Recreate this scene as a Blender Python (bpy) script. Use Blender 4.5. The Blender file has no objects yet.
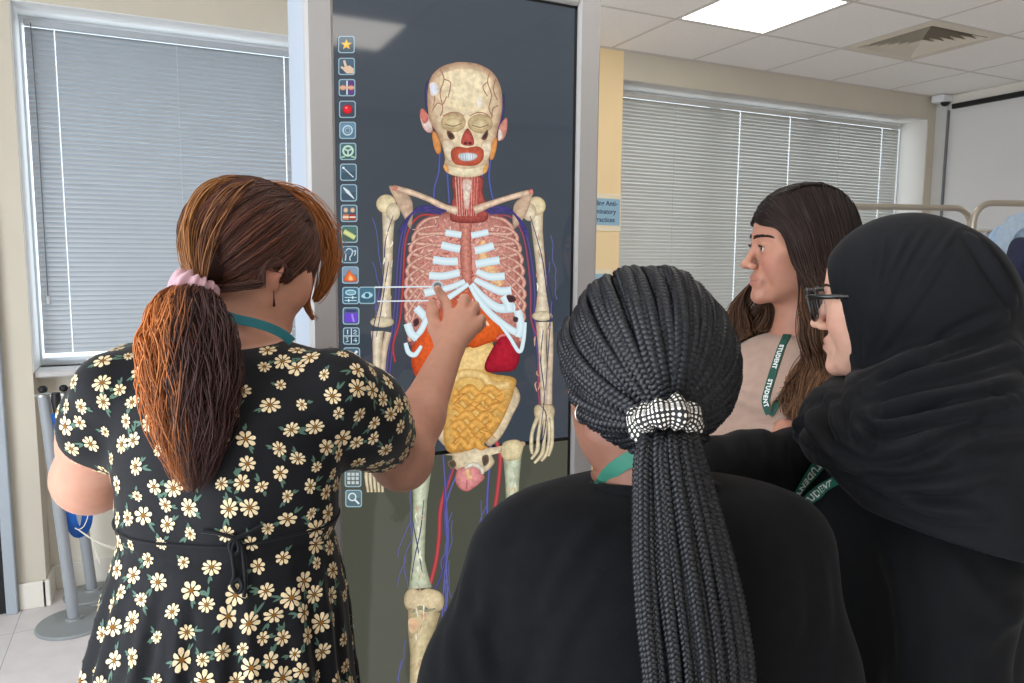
import bpy, math, random
import numpy as np
from mathutils import Vector, Matrix
from mathutils.geometry import tessellate_polygon

random.seed(7)
rng = np.random.default_rng(7)
scene = bpy.context.scene
COL = scene.collection

# ------------------------------------------------------------------ camera
FPX = 744.6
YAW, PIT, ROLL = math.radians(25.606), math.radians(6.436), math.radians(0.449)
CAM_H = 1.62
CAM = np.array([0.0, 0.0, CAM_H])
_r = np.array([math.cos(YAW), -math.sin(YAW), 0.0])
_f = np.array([math.sin(YAW) * math.cos(PIT), math.cos(YAW) * math.cos(PIT), -math.sin(PIT)])
_u = np.cross(_r, _f)
R_ = math.cos(ROLL) * _r + math.sin(ROLL) * _u
U_ = np.cross(R_, _f)
F_ = _f


def ray(px, py):
    return ((px - 512.0) / FPX) * R_ - ((py - 341.5) / FPX) * U_ + F_


def W(px, py, d):
    """world point seen at (px, py) at view depth d"""
    return CAM + ray(px, py) * d


def on(px, py, axis, v):
    q = ray(px, py)
    return CAM + q * ((v - CAM[axis]) / q[axis])


cam_data = bpy.data.cameras.new('camera')
cam_data.sensor_width = 36.0
cam_data.lens = FPX / 1024.0 * 36.0
cam_data.clip_start = 0.02
cam = bpy.data.objects.new('camera', cam_data)
COL.objects.link(cam)
m = Matrix.Identity(4)
for i in range(3):
    m[i][0], m[i][1], m[i][2], m[i][3] = R_[i], U_[i], -F_[i], CAM[i]
cam.matrix_world = m
scene.camera = cam

scene.view_settings.view_transform = 'Standard'
scene.view_settings.look = 'None'
scene.view_settings.gamma = 1.0
scene.view_settings.exposure = 0.0
scene.view_settings.use_curve_mapping = False


# ------------------------------------------------------------------ colour / materials
def lin(c):
    out = []
    for v in c[:3]:
        v = v / 255.0
        out.append(v / 12.92 if v <= 0.04045 else ((v + 0.055) / 1.055) ** 2.4)
    return tuple(out)


def lin4(c):
    return lin(c) + (1.0,)


def mat(name, rgb=None, rough=0.6, metal=0.0, spec=0.4, bump=0.0, bscale=60.0, noise=0.0, nscale=8.0,
        emit=None, estr=1.0, sheen=0.0, attr=False, sss=0.0, coat=0.0, stretch=None):
    mm = bpy.data.materials.new(name)
    mm.use_nodes = True
    nt = mm.node_tree
    b = nt.nodes['Principled BSDF']
    b.inputs['Roughness'].default_value = rough
    b.inputs['Metallic'].default_value = metal
    b.inputs['Specular IOR Level'].default_value = spec
    if sheen:
        b.inputs['Sheen Weight'].default_value = sheen
        b.inputs['Sheen Roughness'].default_value = 0.4
    if coat:
        b.inputs['Coat Weight'].default_value = coat
    if sss:
        b.inputs['Subsurface Weight'].default_value = sss
        b.inputs['Subsurface Radius'].default_value = (0.012, 0.005, 0.003)
        b.inputs['Subsurface Scale'].default_value = 1.0
    tc = nt.nodes.new('ShaderNodeTexCoord')
    vec = tc.outputs['Object']
    if stretch:
        mp = nt.nodes.new('ShaderNodeMapping')
        mp.inputs['Scale'].default_value = stretch
        nt.links.new(vec, mp.inputs['Vector'])
        vec = mp.outputs['Vector']
    src = None
    if attr:
        a = nt.nodes.new('ShaderNodeAttribute')
        a.attribute_name = 'Col'
        src = a.outputs['Color']
    if noise:
        n = nt.nodes.new('ShaderNodeTexNoise')
        n.inputs['Scale'].default_value = nscale
        n.inputs['Detail'].default_value = 5.0
        nt.links.new(vec, n.inputs['Vector'])
        mr = nt.nodes.new('ShaderNodeMapRange')
        mr.inputs['From Min'].default_value = 0.3
        mr.inputs['From Max'].default_value = 0.7
        mr.inputs['To Min'].default_value = 1.0 - noise
        mr.inputs['To Max'].default_value = 1.0 + noise
        nt.links.new(n.outputs['Fac'], mr.inputs['Value'])
        mx = nt.nodes.new('ShaderNodeVectorMath')
        mx.operation = 'SCALE'
        if src is not None:
            nt.links.new(src, mx.inputs[0])
        else:
            mx.inputs[0].default_value = lin(rgb)
        nt.links.new(mr.outputs['Result'], mx.inputs['Scale'])
        src = mx.outputs['Vector']
    if src is not None:
        nt.links.new(src, b.inputs['Base Color'])
    else:
        b.inputs['Base Color'].default_value = lin4(rgb)
    if bump:
        n2 = nt.nodes.new('ShaderNodeTexNoise')
        n2.inputs['Scale'].default_value = bscale
        n2.inputs['Detail'].default_value = 4.0
        nt.links.new(vec, n2.inputs['Vector'])
        bp = nt.nodes.new('ShaderNodeBump')
        bp.inputs['Strength'].default_value = bump
        bp.inputs['Distance'].default_value = 0.003
        nt.links.new(n2.outputs['Fac'], bp.inputs['Height'])
        nt.links.new(bp.outputs['Normal'], b.inputs['Normal'])
    if emit is not None:
        b.inputs['Emission Color'].default_value = lin4(emit)
        b.inputs['Emission Strength'].default_value = estr
    return mm


def mat_screen(name, estr=1.0, noise=0.0, nscale=200.0, stretch=None, rough=0.06, spec=0.5):
    """picture on a lit panel behind glass: vertex colour is what the panel emits"""
    mm = bpy.data.materials.new(name)
    mm.use_nodes = True
    nt = mm.node_tree
    b = nt.nodes['Principled BSDF']
    b.inputs['Base Color'].default_value = (0.004, 0.004, 0.005, 1)
    b.inputs['Roughness'].default_value = rough
    b.inputs['Specular IOR Level'].default_value = spec
    a = nt.nodes.new('ShaderNodeAttribute')
    a.attribute_name = 'Col'
    src = a.outputs['Color']
    if noise:
        tc = nt.nodes.new('ShaderNodeTexCoord')
        mp = nt.nodes.new('ShaderNodeMapping')
        if stretch:
            mp.inputs['Scale'].default_value = stretch
        nt.links.new(tc.outputs['Object'], mp.inputs['Vector'])
        n = nt.nodes.new('ShaderNodeTexNoise')
        n.inputs['Scale'].default_value = nscale
        n.inputs['Detail'].default_value = 4.0
        nt.links.new(mp.outputs['Vector'], n.inputs['Vector'])
        mr = nt.nodes.new('ShaderNodeMapRange')
        mr.inputs['From Min'].default_value = 0.3
        mr.inputs['From Max'].default_value = 0.7
        mr.inputs['To Min'].default_value = 1 - noise
        mr.inputs['To Max'].default_value = 1 + noise
        nt.links.new(n.outputs['Fac'], mr.inputs['Value'])
        mx = nt.nodes.new('ShaderNodeVectorMath')
        mx.operation = 'SCALE'
        nt.links.new(src, mx.inputs[0])
        nt.links.new(mr.outputs['Result'], mx.inputs['Scale'])
        src = mx.outputs['Vector']
    nt.links.new(src, b.inputs['Emission Color'])
    b.inputs['Emission Strength'].default_value = estr
    return mm


# ------------------------------------------------------------------ object helpers
def thing(name, label, cat, loc=(0, 0, 0), rz=0.0, group=None):
    o = bpy.data.objects.new(name, None)
    o.empty_display_size = 0.1
    COL.objects.link(o)
    o.location = loc
    o.rotation_euler = (0, 0, rz)
    tag(o, label, cat, group)
    return o


def tag(o, label=None, cat=None, group=None, kind=None):
    if label:
        o['label'] = label
    if cat:
        o['category'] = cat
    if group:
        o['group'] = group
    if kind:
        o['kind'] = kind
    return o


def attach(o, parent):
    """parent keeping the world place (geometry is written in world coordinates)"""
    if parent is not None:
        o.parent = parent
        mw = Matrix.Identity(4)
        p = parent
        chain = []
        while p is not None:
            chain.append(Matrix.Translation(p.location) @ p.rotation_euler.to_matrix().to_4x4())
            p = p.parent
        for c in reversed(chain):
            mw = mw @ c
        loc, rot, _ = (mw.inverted()).decompose()
        # only translations/yaws are used for roots
        o.location = loc
        o.rotation_euler = rot.to_euler()
    return o


def mkobj(name, V, faces, material, parent=None, cols=None, smooth=True, fmat=None, label=None):
    me = bpy.data.meshes.new(name)
    V = np.asarray(V, dtype=np.float32)
    if isinstance(faces, np.ndarray):
        n, k = faces.shape
        me.vertices.add(len(V))
        me.vertices.foreach_set('co', V.ravel())
        me.loops.add(n * k)
        me.loops.foreach_set('vertex_index', faces.astype(np.int32).ravel())
        me.polygons.add(n)
        me.polygons.foreach_set('loop_start', np.arange(0, n * k, k, dtype=np.int32))
        me.polygons.foreach_set('loop_total', np.full(n, k, dtype=np.int32))
        me.update(calc_edges=True)
    else:
        me.from_pydata([tuple(map(float, v)) for v in V], [], faces)
    me.validate()
    if smooth:
        me.polygons.foreach_set('use_smooth', np.ones(len(me.polygons), dtype=bool))
    if cols is not None:
        at = me.color_attributes.new('Col', 'FLOAT_COLOR', 'POINT')
        c4 = np.ones((len(V), 4), dtype=np.float32)
        c4[:, :3] = np.asarray(cols, dtype=np.float32)[:, :3]
        at.data.foreach_set('color', c4.ravel())
    mats = material if isinstance(material, (list, tuple)) else [material]
    for mm in mats:
        me.materials.append(mm)
    if fmat is not None:
        me.polygons.foreach_set('material_index', np.asarray(fmat, dtype=np.int32))
    me.update()
    o = bpy.data.objects.new(name, me)
    COL.objects.link(o)
    attach(o, parent)
    if label:
        o['label'] = label
    return o


class MB:
    """collects shapes into one mesh"""

    def __init__(s):
        s.v, s.f, s.c, s.m = [], [], [], []
        s.col = (1, 1, 1)
        s.mi = 0

    def add(s, vs, fs, cols=None):
        b = len(s.v)
        s.v += [tuple(map(float, v)) for v in vs]
        s.c += [tuple(c) for c in cols] if cols is not None else [s.col] * len(vs)
        for f in fs:
            s.f.append([i + b for i in f])
            s.m.append(s.mi)

    def box(s, lo, hi, bev=0.0):
        x0, y0, z0 = lo
        x1, y1, z1 = hi
        b = min(bev, (x1 - x0) * .45, (y1 - y0) * .45, (z1 - z0) * .45)
        if b <= 0:
            vs = [(x0, y0, z0), (x1, y0, z0), (x1, y1, z0), (x0, y1, z0), (x0, y0, z1), (x1, y0, z1), (x1, y1, z1), (x0, y1, z1)]
            s.add(vs, [(0, 3, 2, 1), (4, 5, 6, 7), (0, 1, 5, 4), (1, 2, 6, 5), (2, 3, 7, 6), (3, 0, 4, 7)])
        else:
            vs = []
            for z, i in ((z0, b), (z0 + b, 0), (z1 - b, 0), (z1, b)):
                ii = b if i == 0 else b
                if i:
                    ring = [(x0 + b, y0 + b)] * 2 + [(x1 - b, y0 + b)] * 2 + [(x1 - b, y1 - b)] * 2 + [(x0 + b, y1 - b)] * 2
                else:
                    ring = [(x0, y0 + b), (x0 + b, y0), (x1 - b, y0), (x1, y0 + b), (x1, y1 - b), (x1 - b, y1), (x0 + b, y1), (x0, y1 - b)]
                vs += [(x, y, z) for x, y in ring]
            fs = []
            for k in range(3):
                for j in range(8):
                    a, c = k * 8 + j, k * 8 + (j + 1) % 8
                    fs.append((a, c, c + 8, a + 8))
            fs.append(tuple(range(7, -1, -1)))
            fs.append(tuple(range(24, 32)))
            s.add(vs, fs)

    def tube(s, pts, r, n=10, cap=True, cols=None, closed=False):
        pts = [np.asarray(p, float) for p in pts]
        rs = r if hasattr(r, '__len__') else [r] * len(pts)
        N = len(pts)
        t0 = pts[1] - pts[0]
        t0 = t0 / (np.linalg.norm(t0) + 1e-12)
        a = np.array([0, 0, 1.0]) if abs(t0[2]) < 0.9 else np.array([1.0, 0, 0])
        nrm = np.cross(t0, a)
        nrm /= np.linalg.norm(nrm)
        vs, cs = [], []
        for i in range(N):
            if closed:
                t = pts[(i + 1) % N] - pts[i - 1]
            else:
                t = pts[min(i + 1, N - 1)] - pts[max(i - 1, 0)]
            t = t / (np.linalg.norm(t) + 1e-12)
            nrm = nrm - t * (nrm @ t)
            nrm /= np.linalg.norm(nrm) + 1e-12
            bn = np.cross(t, nrm)
            for k in range(n):
                an = 2 * math.pi * k / n
                vs.append(pts[i] + (nrm * math.cos(an) + bn * math.sin(an)) * rs[i])
                if cols is not None:
                    cs.append(cols[i])
        fs = []
        for i in range(N if closed else N - 1):
            i2 = (i + 1) % N
            for k in range(n):
                k2 = (k + 1) % n
                fs.append((i * n + k, i * n + k2, i2 * n + k2, i2 * n + k))
        if cap and not closed:
            fs.append(tuple(range(n - 1, -1, -1)))
            fs.append(tuple((N - 1) * n + k for k in range(n)))
        s.add(vs, fs, cs if cols is not None else None)

    def lathe(s, prof, c=(0, 0, 0), n=32, M=None):
        vs = []
        for r, z in prof:
            for k in range(n):
                an = 2 * math.pi * k / n
                v = np.array([r * math.cos(an), r * math.sin(an), z])
                if M is not None:
                    v = M @ v
                vs.append(v + np.asarray(c))
        fs = []
        for i in range(len(prof) - 1):
            for k in range(n):
                k2 = (k + 1) % n
                fs.append((i * n + k, i * n + k2, (i + 1) * n + k2, (i + 1) * n + k))
        if prof[0][0] > 1e-6:
            fs.append(tuple(range(n - 1, -1, -1)))
        if prof[-1][0] > 1e-6:
            fs.append(tuple((len(prof) - 1) * n + k for k in range(n)))
        s.add(vs, fs)

    def build(s, name, material, parent=None, smooth=False, cols=False, label=None, angle=None):
        o = mkobj(name, s.v, s.f, material, parent, s.c if cols else None, smooth, s.m if isinstance(material, (list, tuple)) else None, label)
        if angle:
            for p in o.data.polygons:
                p.use_smooth = True
            o.data.set_sharp_from_angle(angle=math.radians(angle))
        return o


def catmull(pts, n=8, closed=False):
    P = np.asarray(pts, float)
    N = len(P)
    out = []
    rngi = range(N if closed else N - 1)
    for i in rngi:
        if closed:
            p0, p1, p2, p3 = P[i - 1], P[i], P[(i + 1) % N], P[(i + 2) % N]
        else:
            p0, p1, p2, p3 = P[max(i - 1, 0)], P[i], P[i + 1], P[min(i + 2, N - 1)]
        for k in range(n):
            t = k / n
            out.append(0.5 * ((2 * p1) + (-p0 + p2) * t + (2 * p0 - 5 * p1 + 4 * p2 - p3) * t * t + (-p0 + 3 * p1 - 3 * p2 + p3) * t ** 3))
    if not closed:
        out.append(P[-1])
    return np.array(out)


def struct(name, mb, m_, **k):
    o = mb.build(name, m_, None, **k)
    o['kind'] = 'structure'
    return o


# ------------------------------------------------------------------ text as mesh
def text_mesh(s, size=1.0, bold=0.0, spacing=1.0):
    cu = bpy.data.curves.new('t', 'FONT')
    cu.body = s
    cu.size = size
    cu.offset = bold
    cu.space_character = spacing
    cu.resolution_u = 3
    ob = bpy.data.objects.new('t', cu)
    COL.objects.link(ob)
    dg = bpy.context.evaluated_depsgraph_get()
    me = bpy.data.meshes.new_from_object(ob.evaluated_get(dg))
    V = np.array([v.co[:] for v in me.vertices])
    Fs = [list(p.vertices) for p in me.polygons]
    bpy.data.objects.remove(ob)
    bpy.data.meshes.remove(me)
    bpy.data.curves.remove(cu)
    return V, Fs


# ------------------------------------------------------------------ signed distance fields -> one continuous surface
def axis_grid(lo, hi, h, dense=()):
    """grid coordinates from lo to hi with spacing h, finer inside the (lo,hi,h) intervals"""
    xs = [lo]
    while xs[-1] < hi:
        x = xs[-1]
        hh = h
        for a, b, q in dense:
            if a - 1e-9 <= x < b:
                hh = min(hh, q)
            elif x < a < x + hh:
                hh = min(hh, max(a - x, q))
        xs.append(x + hh)
    return np.array(xs, dtype=np.float32)


class Field:
    def __init__(s, xs, ys, zs, big=0.12):
        s.xs, s.ys, s.zs = xs, ys, zs
        s.F = np.full((len(xs), len(ys), len(zs)), big, dtype=np.float32)

    def sub(s, lo, hi):
        sl = []
        for g, a, b in zip((s.xs, s.ys, s.zs), lo, hi):
            i0 = max(int(np.searchsorted(g, a)) - 1, 0)
            i1 = min(int(np.searchsorted(g, b)) + 1, len(g))
            sl.append(slice(i0, max(i1, i0)))
        return tuple(sl)

    def op(s, fn, lo, hi, k=0.01, mode='u'):
        sl = s.sub(lo, hi)
        if any(q.stop - q.start < 1 for q in sl):
            return
        X = s.xs[sl[0]][:, None, None]
        Y = s.ys[sl[1]][None, :, None]
        Z = s.zs[sl[2]][None, None, :]
        d = np.asarray(fn(X, Y, Z), dtype=np.float32)
        A = s.F[sl]
        if mode == 'u':
            if k > 0:
                h = np.clip(0.5 + 0.5 * (A - d) / k, 0, 1)
                s.F[sl] = A * (1 - h) + d * h - k * h * (1 - h)
            else:
                s.F[sl] = np.minimum(A, d)
        elif mode == 's':
            if k > 0:
                h = np.clip(0.5 - 0.5 * (A + d) / k, 0, 1)
                s.F[sl] = A * (1 - h) - d * h + k * h * (1 - h)
            else:
                s.F[sl] = np.maximum(A, -d)
        elif mode == 'i':
            s.F[sl] = np.maximum(A, d)
        elif mode == '+':
            s.F[sl] = A + d

    def cap(s, a, b, ra, rb=None, k=0.01, mode='u'):
        a, b = np.asarray(a, float), np.asarray(b, float)
        rb = ra if rb is None else rb
        m_ = max(ra, rb) + max(k, 0.0) + 0.04
        ba = b - a
        L = float(ba @ ba) + 1e-12

        def fn(X, Y, Z):
            px, py, pz = X - a[0], Y - a[1], Z - a[2]
            t = np.clip((px * ba[0] + py * ba[1] + pz * ba[2]) / L, 0, 1)
            return np.sqrt((px - t * ba[0]) ** 2 + (py - t * ba[1]) ** 2 + (pz - t * ba[2]) ** 2) - (ra + (rb - ra) * t)
        s.op(fn, np.minimum(a, b) - m_, np.maximum(a, b) + m_, k, mode)

    def chain(s, pts, rs, k=0.01, mode='u'):
        for i in range(len(pts) - 1):
            s.cap(pts[i], pts[i + 1], rs[i], rs[i + 1], k, mode)

    def ell(s, c, r, M=None, k=0.01, mode='u'):
        """ellipsoid; M: 3x3 whose columns are the local axes"""
        c, r = np.asarray(c, float), np.asarray(r, float)
        M = np.eye(3) if M is None else np.asarray(M)
        ext = np.sqrt(((M * r[None, :]) ** 2).sum(1)) + max(k, 0) + 0.04

        def fn(X, Y, Z):
            px, py, pz = X - c[0], Y - c[1], Z - c[2]
            q = [px * M[0, i] + py * M[1, i] + pz * M[2, i] for i in range(3)]
            k0 = np.sqrt((q[0] / r[0]) ** 2 + (q[1] / r[1]) ** 2 + (q[2] / r[2]) ** 2)
            k1 = np.sqrt((q[0] / r[0] ** 2) ** 2 + (q[1] / r[1] ** 2) ** 2 + (q[2] / r[2] ** 2) ** 2) + 1e-9
            return k0 * (k0 - 1) / k1
        s.op(fn, c - ext, c + ext, k, mode)

    def loft(s, levels, yaw, k=0.02, mode='u', pw=2.0, disp=None, zpad=0.0):
        """elliptic sections stacked in z. levels: (z, cx, cy, rx, ry); local x/y axes turned by yaw"""
        Lv = np.array(sorted(levels), float)
        n = (len(Lv) - 1) * 8
        D = catmull(Lv, 8)
        zz = D[:, 0]
        o = np.argsort(zz)
        D, zz = D[o], zz[o]
        cx_, sx_ = math.cos(yaw), math.sin(yaw)
        rmax = max(Lv[:, 3].max(), Lv[:, 4].max()) + 0.06
        lo = np.array([Lv[:, 1].min() - rmax, Lv[:, 2].min() - rmax, zz[0] - 0.06])
        hi = np.array([Lv[:, 1].max() + rmax, Lv[:, 2].max() + rmax, zz[-1] + 0.06])

        def fn(X, Y, Z):
            Zf = Z
            q = [np.interp(Zf, zz, D[:, i]) for i in (1, 2, 3, 4)]
            px, py = X - q[0], Y - q[1]
            lx = px * cx_ + py * sx_
            ly = -px * sx_ + py * cx_
            ax, ay = np.abs(lx / q[2]), np.abs(ly / q[3])
            if pw == 2.0:
                k0 = np.sqrt(ax ** 2 + ay ** 2) + 1e-9
                k1 = np.sqrt((ax / q[2]) ** 2 + (ay / q[3]) ** 2) + 1e-9
                d = k0 * (k0 - 1) / k1
            else:
                k0 = (ax ** pw + ay ** pw) ** (1 / pw) + 1e-9
                d = (k0 - 1) * np.minimum(q[2], q[3])
            dz = np.maximum(Z - zz[-1], zz[0] - Z)
            d = np.where(dz > -0.02, np.maximum(d, -0.02) , d) if False else d
            ro = 0.02
            a_ = np.maximum(d + ro, 0)
            b_ = np.maximum(dz + ro, 0)
            out = np.sqrt(a_ * a_ + b_ * b_) - ro + np.minimum(np.maximum(d + ro, dz + ro), 0)
            if disp is not None:
                out = out + disp(X, Y, Z)
            return out
        s.op(fn, lo, hi, k, mode)

    def mesh(s, smooth=0):
        F = s.F
        xs, ys, zs = s.xs, s.ys, s.zs
        S = F < 0
        C = np.zeros(tuple(n - 1 for n in F.shape), dtype=np.uint8)
        offs = [(i, j, k) for i in (0, 1) for j in (0, 1) for k in (0, 1)]
        nx, ny, nz = C.shape
        for i, j, k in offs:
            C += S[i:nx + i, j:ny + j, k:nz + k]
        act = np.argwhere((C > 0) & (C < 8))
        I, J, K = act.T
        val = {o: F[I + o[0], J + o[1], K + o[2]].astype(np.float64) for o in offs}
        acc = np.zeros((len(act), 3))
        cnt = np.zeros(len(act))
        G = (xs, ys, zs)
        for o in offs:
            for ax in range(3):
                if o[ax] == 1:
                    continue
                o2 = list(o)
                o2[ax] = 1
                o2 = tuple(o2)
                va, vb = val[o], val[o2]
                ms = (va < 0) != (vb < 0)
                t = np.where(ms, va / np.where(ms, va - vb, 1), 0)
                P = np.stack([G[d][(I, J, K)[d] + o[d]] for d in range(3)], 1).astype(np.float64)
                g = G[ax]
                idx = (I, J, K)[ax]
                P[:, ax] = g[idx] + t * (g[idx + 1] - g[idx])
                acc += P * ms[:, None]
                cnt += ms
        V = acc / cnt[:, None]
        ids = np.full(C.shape, -1, dtype=np.int32)
        ids[I, J, K] = np.arange(len(act))
        quads = []
        for ax in range(3):
            a = [slice(1, -1)] * 3
            b = [slice(1, -1)] * 3
            a[ax] = slice(0, -1)
            b[ax] = slice(1, None)
            sa, sb = S[tuple(a)], S[tuple(b)]
            E = np.argwhere(sa != sb)
            off = np.ones(3, int)
            off[ax] = 0
            E = E + off
            flip = S[E[:, 0], E[:, 1], E[:, 2]]
            u, v = (ax + 1) % 3, (ax + 2) % 3
            du = np.zeros(3, int)
            dv = np.zeros(3, int)
            du[u] = 1
            dv[v] = 1
            c00 = E - du - dv
            c10 = E - dv
            c11 = E
            c01 = E - du
            q = np.stack([ids[c[:, 0], c[:, 1], c[:, 2]] for c in (c00, c10, c11, c01)], 1)
            q = np.where(flip[:, None], q, q[:, ::-1])
            quads.append(q)
        Q = np.concatenate(quads)
        Q = Q[(Q >= 0).all(1)]
        for _ in range(smooth):
            A = np.zeros_like(V)
            n = np.zeros(len(V))
            for i in range(4):
                for j in (1, 3):
                    np.add.at(A, Q[:, i], V[Q[:, (i + j) % 4]])
                    np.add.at(n, Q[:, i], 1)
            V = V * 0.4 + 0.6 * A / np.maximum(n, 1)[:, None]
        return V, Q


def rotz(a):
    c, s = math.cos(a), math.sin(a)
    return np.array([[c, -s, 0], [s, c, 0], [0, 0, 1.0]])


def rotx(a):
    c, s = math.cos(a), math.sin(a)
    return np.array([[1.0, 0, 0], [0, c, -s], [0, s, c]])


def roty(a):
    c, s = math.cos(a), math.sin(a)
    return np.array([[c, 0, s], [0, 1.0, 0], [-s, 0, c]])


def face_yaw(theta_deg):
    """world yaw of someone facing theta degrees to the right of where the camera looks (+y is forward)"""
    return -(YAW + math.radians(theta_deg))


def strands(name, items, material, parent, nside=4):
    """items: (points Nx3, radii N, colours Nx3) -> one mesh of fine tubes"""
    Vs, Fs, Cs = [], [], []
    base = 0
    ang = np.arange(nside) * 2 * math.pi / nside
    ca, sa = np.cos(ang), np.sin(ang)
    for P, R, Cc in items:
        P = np.asarray(P, float)
        N = len(P)
        T = np.gradient(P, axis=0)
        T /= np.linalg.norm(T, axis=1)[:, None] + 1e-12
        ref = np.array([0.31, 0.77, 0.55])
        A = np.cross(T, ref)
        A /= np.linalg.norm(A, axis=1)[:, None] + 1e-9
        B = np.cross(T, A)
        R = np.broadcast_to(np.asarray(R, float), (N,))
        V = P[:, None, :] + R[:, None, None] * (A[:, None, :] * ca[None, :, None] + B[:, None, :] * sa[None, :, None])
        Vs.append(V.reshape(-1, 3))
        Cc = np.broadcast_to(np.asarray(Cc, float), (N, 3))
        Cs.append(np.repeat(Cc, nside, axis=0))
        i = np.arange(N - 1)[:, None] * nside
        k = np.arange(nside)[None, :]
        k2 = (k + 1) % nside
        q = np.stack([i + k, i + k2, i + nside + k2, i + nside + k], -1).reshape(-1, 4) + base
        Fs.append(q)
        base += N * nside
    return mkobj(name, np.concatenate(Vs), np.concatenate(Fs), material, parent, np.concatenate(Cs))
# ================================================================== the room
H = 2.86
YB = 3.90          # front of the back wall
YR = 4.10          # back of the window bays
XR = 5.48          # right wall
XL = -2.4
YF = -3.4

M_wall = mat('wall_paint', (204, 195, 178), rough=0.85, noise=0.03, nscale=3, bump=0.05, bscale=180)
M_wall_warm = mat('cream_wall_paint', (244, 216, 168), rough=0.85, noise=0.02, nscale=3, bump=0.05, bscale=180)
M_wall_r = mat('white_panel_paint', (215, 213, 212), rough=0.75, noise=0.02, nscale=2, bump=0.03, bscale=120)
M_white = mat('white_gloss_paint', (232, 233, 234), rough=0.45, noise=0.015, nscale=5)
M_tile = mat('ceiling_tile', (238, 234, 230), rough=0.9, noise=0.03, nscale=90, bump=0.12, bscale=260)
M_tbar = mat('ceiling_grid_bar', (206, 199, 192), rough=0.6)
M_black = mat('black_rubber', (22, 22, 24), rough=0.5)
M_dark = mat('dark_gap', (12, 12, 13), rough=0.9)
M_grey = mat('grey_frame_paint', (168, 176, 184), rough=0.45, noise=0.02)
M_skirt = mat('cream_gloss_skirting', (232, 226, 214), rough=0.4)

# floor: pale speckled vinyl with welded seams
M_floor = bpy.data.materials.new('pale_vinyl_floor')
M_floor.use_nodes = True
nt = M_floor.node_tree
b = nt.nodes['Principled BSDF']
b.inputs['Roughness'].default_value = 0.42
tc = nt.nodes.new('ShaderNodeTexCoord')
n1 = nt.nodes.new('ShaderNodeTexNoise'); n1.inputs['Scale'].default_value = 220; n1.inputs['Detail'].default_value = 3
n2 = nt.nodes.new('ShaderNodeTexNoise'); n2.inputs['Scale'].default_value = 14; n2.inputs['Detail'].default_value = 6
br = nt.nodes.new('ShaderNodeTexBrick')
br.offset = 0.0
br.inputs['Scale'].default_value = 1.0
br.inputs['Brick Width'].default_value = 0.61
br.inputs['Row Height'].default_value = 0.61
br.inputs['Mortar Size'].default_value = 0.0015
br.inputs['Color1'].default_value = lin4((222, 214, 212)); br.inputs['Color2'].default_value = lin4((226, 218, 215)); br.inputs['Mortar'].default_value = lin4((168, 158, 154))
for n_ in (n1, n2, br):
    nt.links.new(tc.outputs['Object'], n_.inputs['Vector'])
mr = nt.nodes.new('ShaderNodeMapRange'); mr.inputs['From Min'].default_value = .35; mr.inputs['From Max'].default_value = .65
mr.inputs['To Min'].default_value = .93; mr.inputs['To Max'].default_value = 1.06
ad = nt.nodes.new('ShaderNodeMath'); ad.operation = 'ADD'
mu = nt.nodes.new('ShaderNodeMath'); mu.operation = 'MULTIPLY'; mu.inputs[1].default_value = .5
nt.links.new(n1.outputs['Fac'], ad.inputs[0]); nt.links.new(n2.outputs['Fac'], ad.inputs[1]); nt.links.new(ad.outputs[0], mu.inputs[0])
nt.links.new(mu.outputs[0], mr.inputs['Value'])
sc_ = nt.nodes.new('ShaderNodeVectorMath'); sc_.operation = 'SCALE'
nt.links.new(br.outputs['Color'], sc_.inputs[0]); nt.links.new(mr.outputs['Result'], sc_.inputs['Scale'])
nt.links.new(sc_.outputs['Vector'], b.inputs['Base Color'])

q = MB(); q.box((XL - .1, YF - .1, -.1), (XR + .1, YR + .15, 0)); struct('floor', q, M_floor)

# ceiling: 600 mm lay-in tiles in a T-bar grid, with holes for the light and the grille
TX0, TY0, TS = 2.500, 3.280, 0.600
gx = [TX0 + TS * k for k in range(-9, 6)]
gy = [TY0 + TS * k for k in range(-11, 3)]
LIGHT = (0, -1)      # tile index of the visible lamp: x 2.5..3.1, y 2.68..3.28
VENT = (2, -1)
LAMPS = [(0, -1), (-3, -4), (3, -4), (-3, -8)]  # all after the first are unseen panels added to light the room
q = MB()
for i in range(-8, 5):
    for j in range(-11, 2):
        x0, y0 = TX0 + TS * i, TY0 + TS * j
        x1, y1 = x0 + TS, y0 + TS
        x0, x1 = max(x0, XL), min(x1, XR)
        y0, y1 = max(y0, YF), min(y1, YB)
        if x1 - x0 < .02 or y1 - y0 < .02 or (i, j) in LAMPS or (i, j) == VENT:
            continue
        q.mi = 0
        q.box((x0 + .002, y0 + .002, H), (x1 - .002, y1 - .002, H + .018), .002)
q.mi = 1
for x in gx:
    if XL < x < XR:
        q.box((x - .009, YF, H - .0015), (x + .009, YB, H + .02))
for y in gy:
    if YF < y < YB:
        q.box((XL, y - .009, H - .0012), (XR, y + .009, H + .02))
q.box((XL, YB - .014, H - .004), (XR, YB, H + .02))
q.mi = 0
q.box((XL - .1, YF - .1, H + .25), (XR + .1, YR + .15, H + .3))
struct('ceiling', q, [M_tile, M_tbar])

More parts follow.
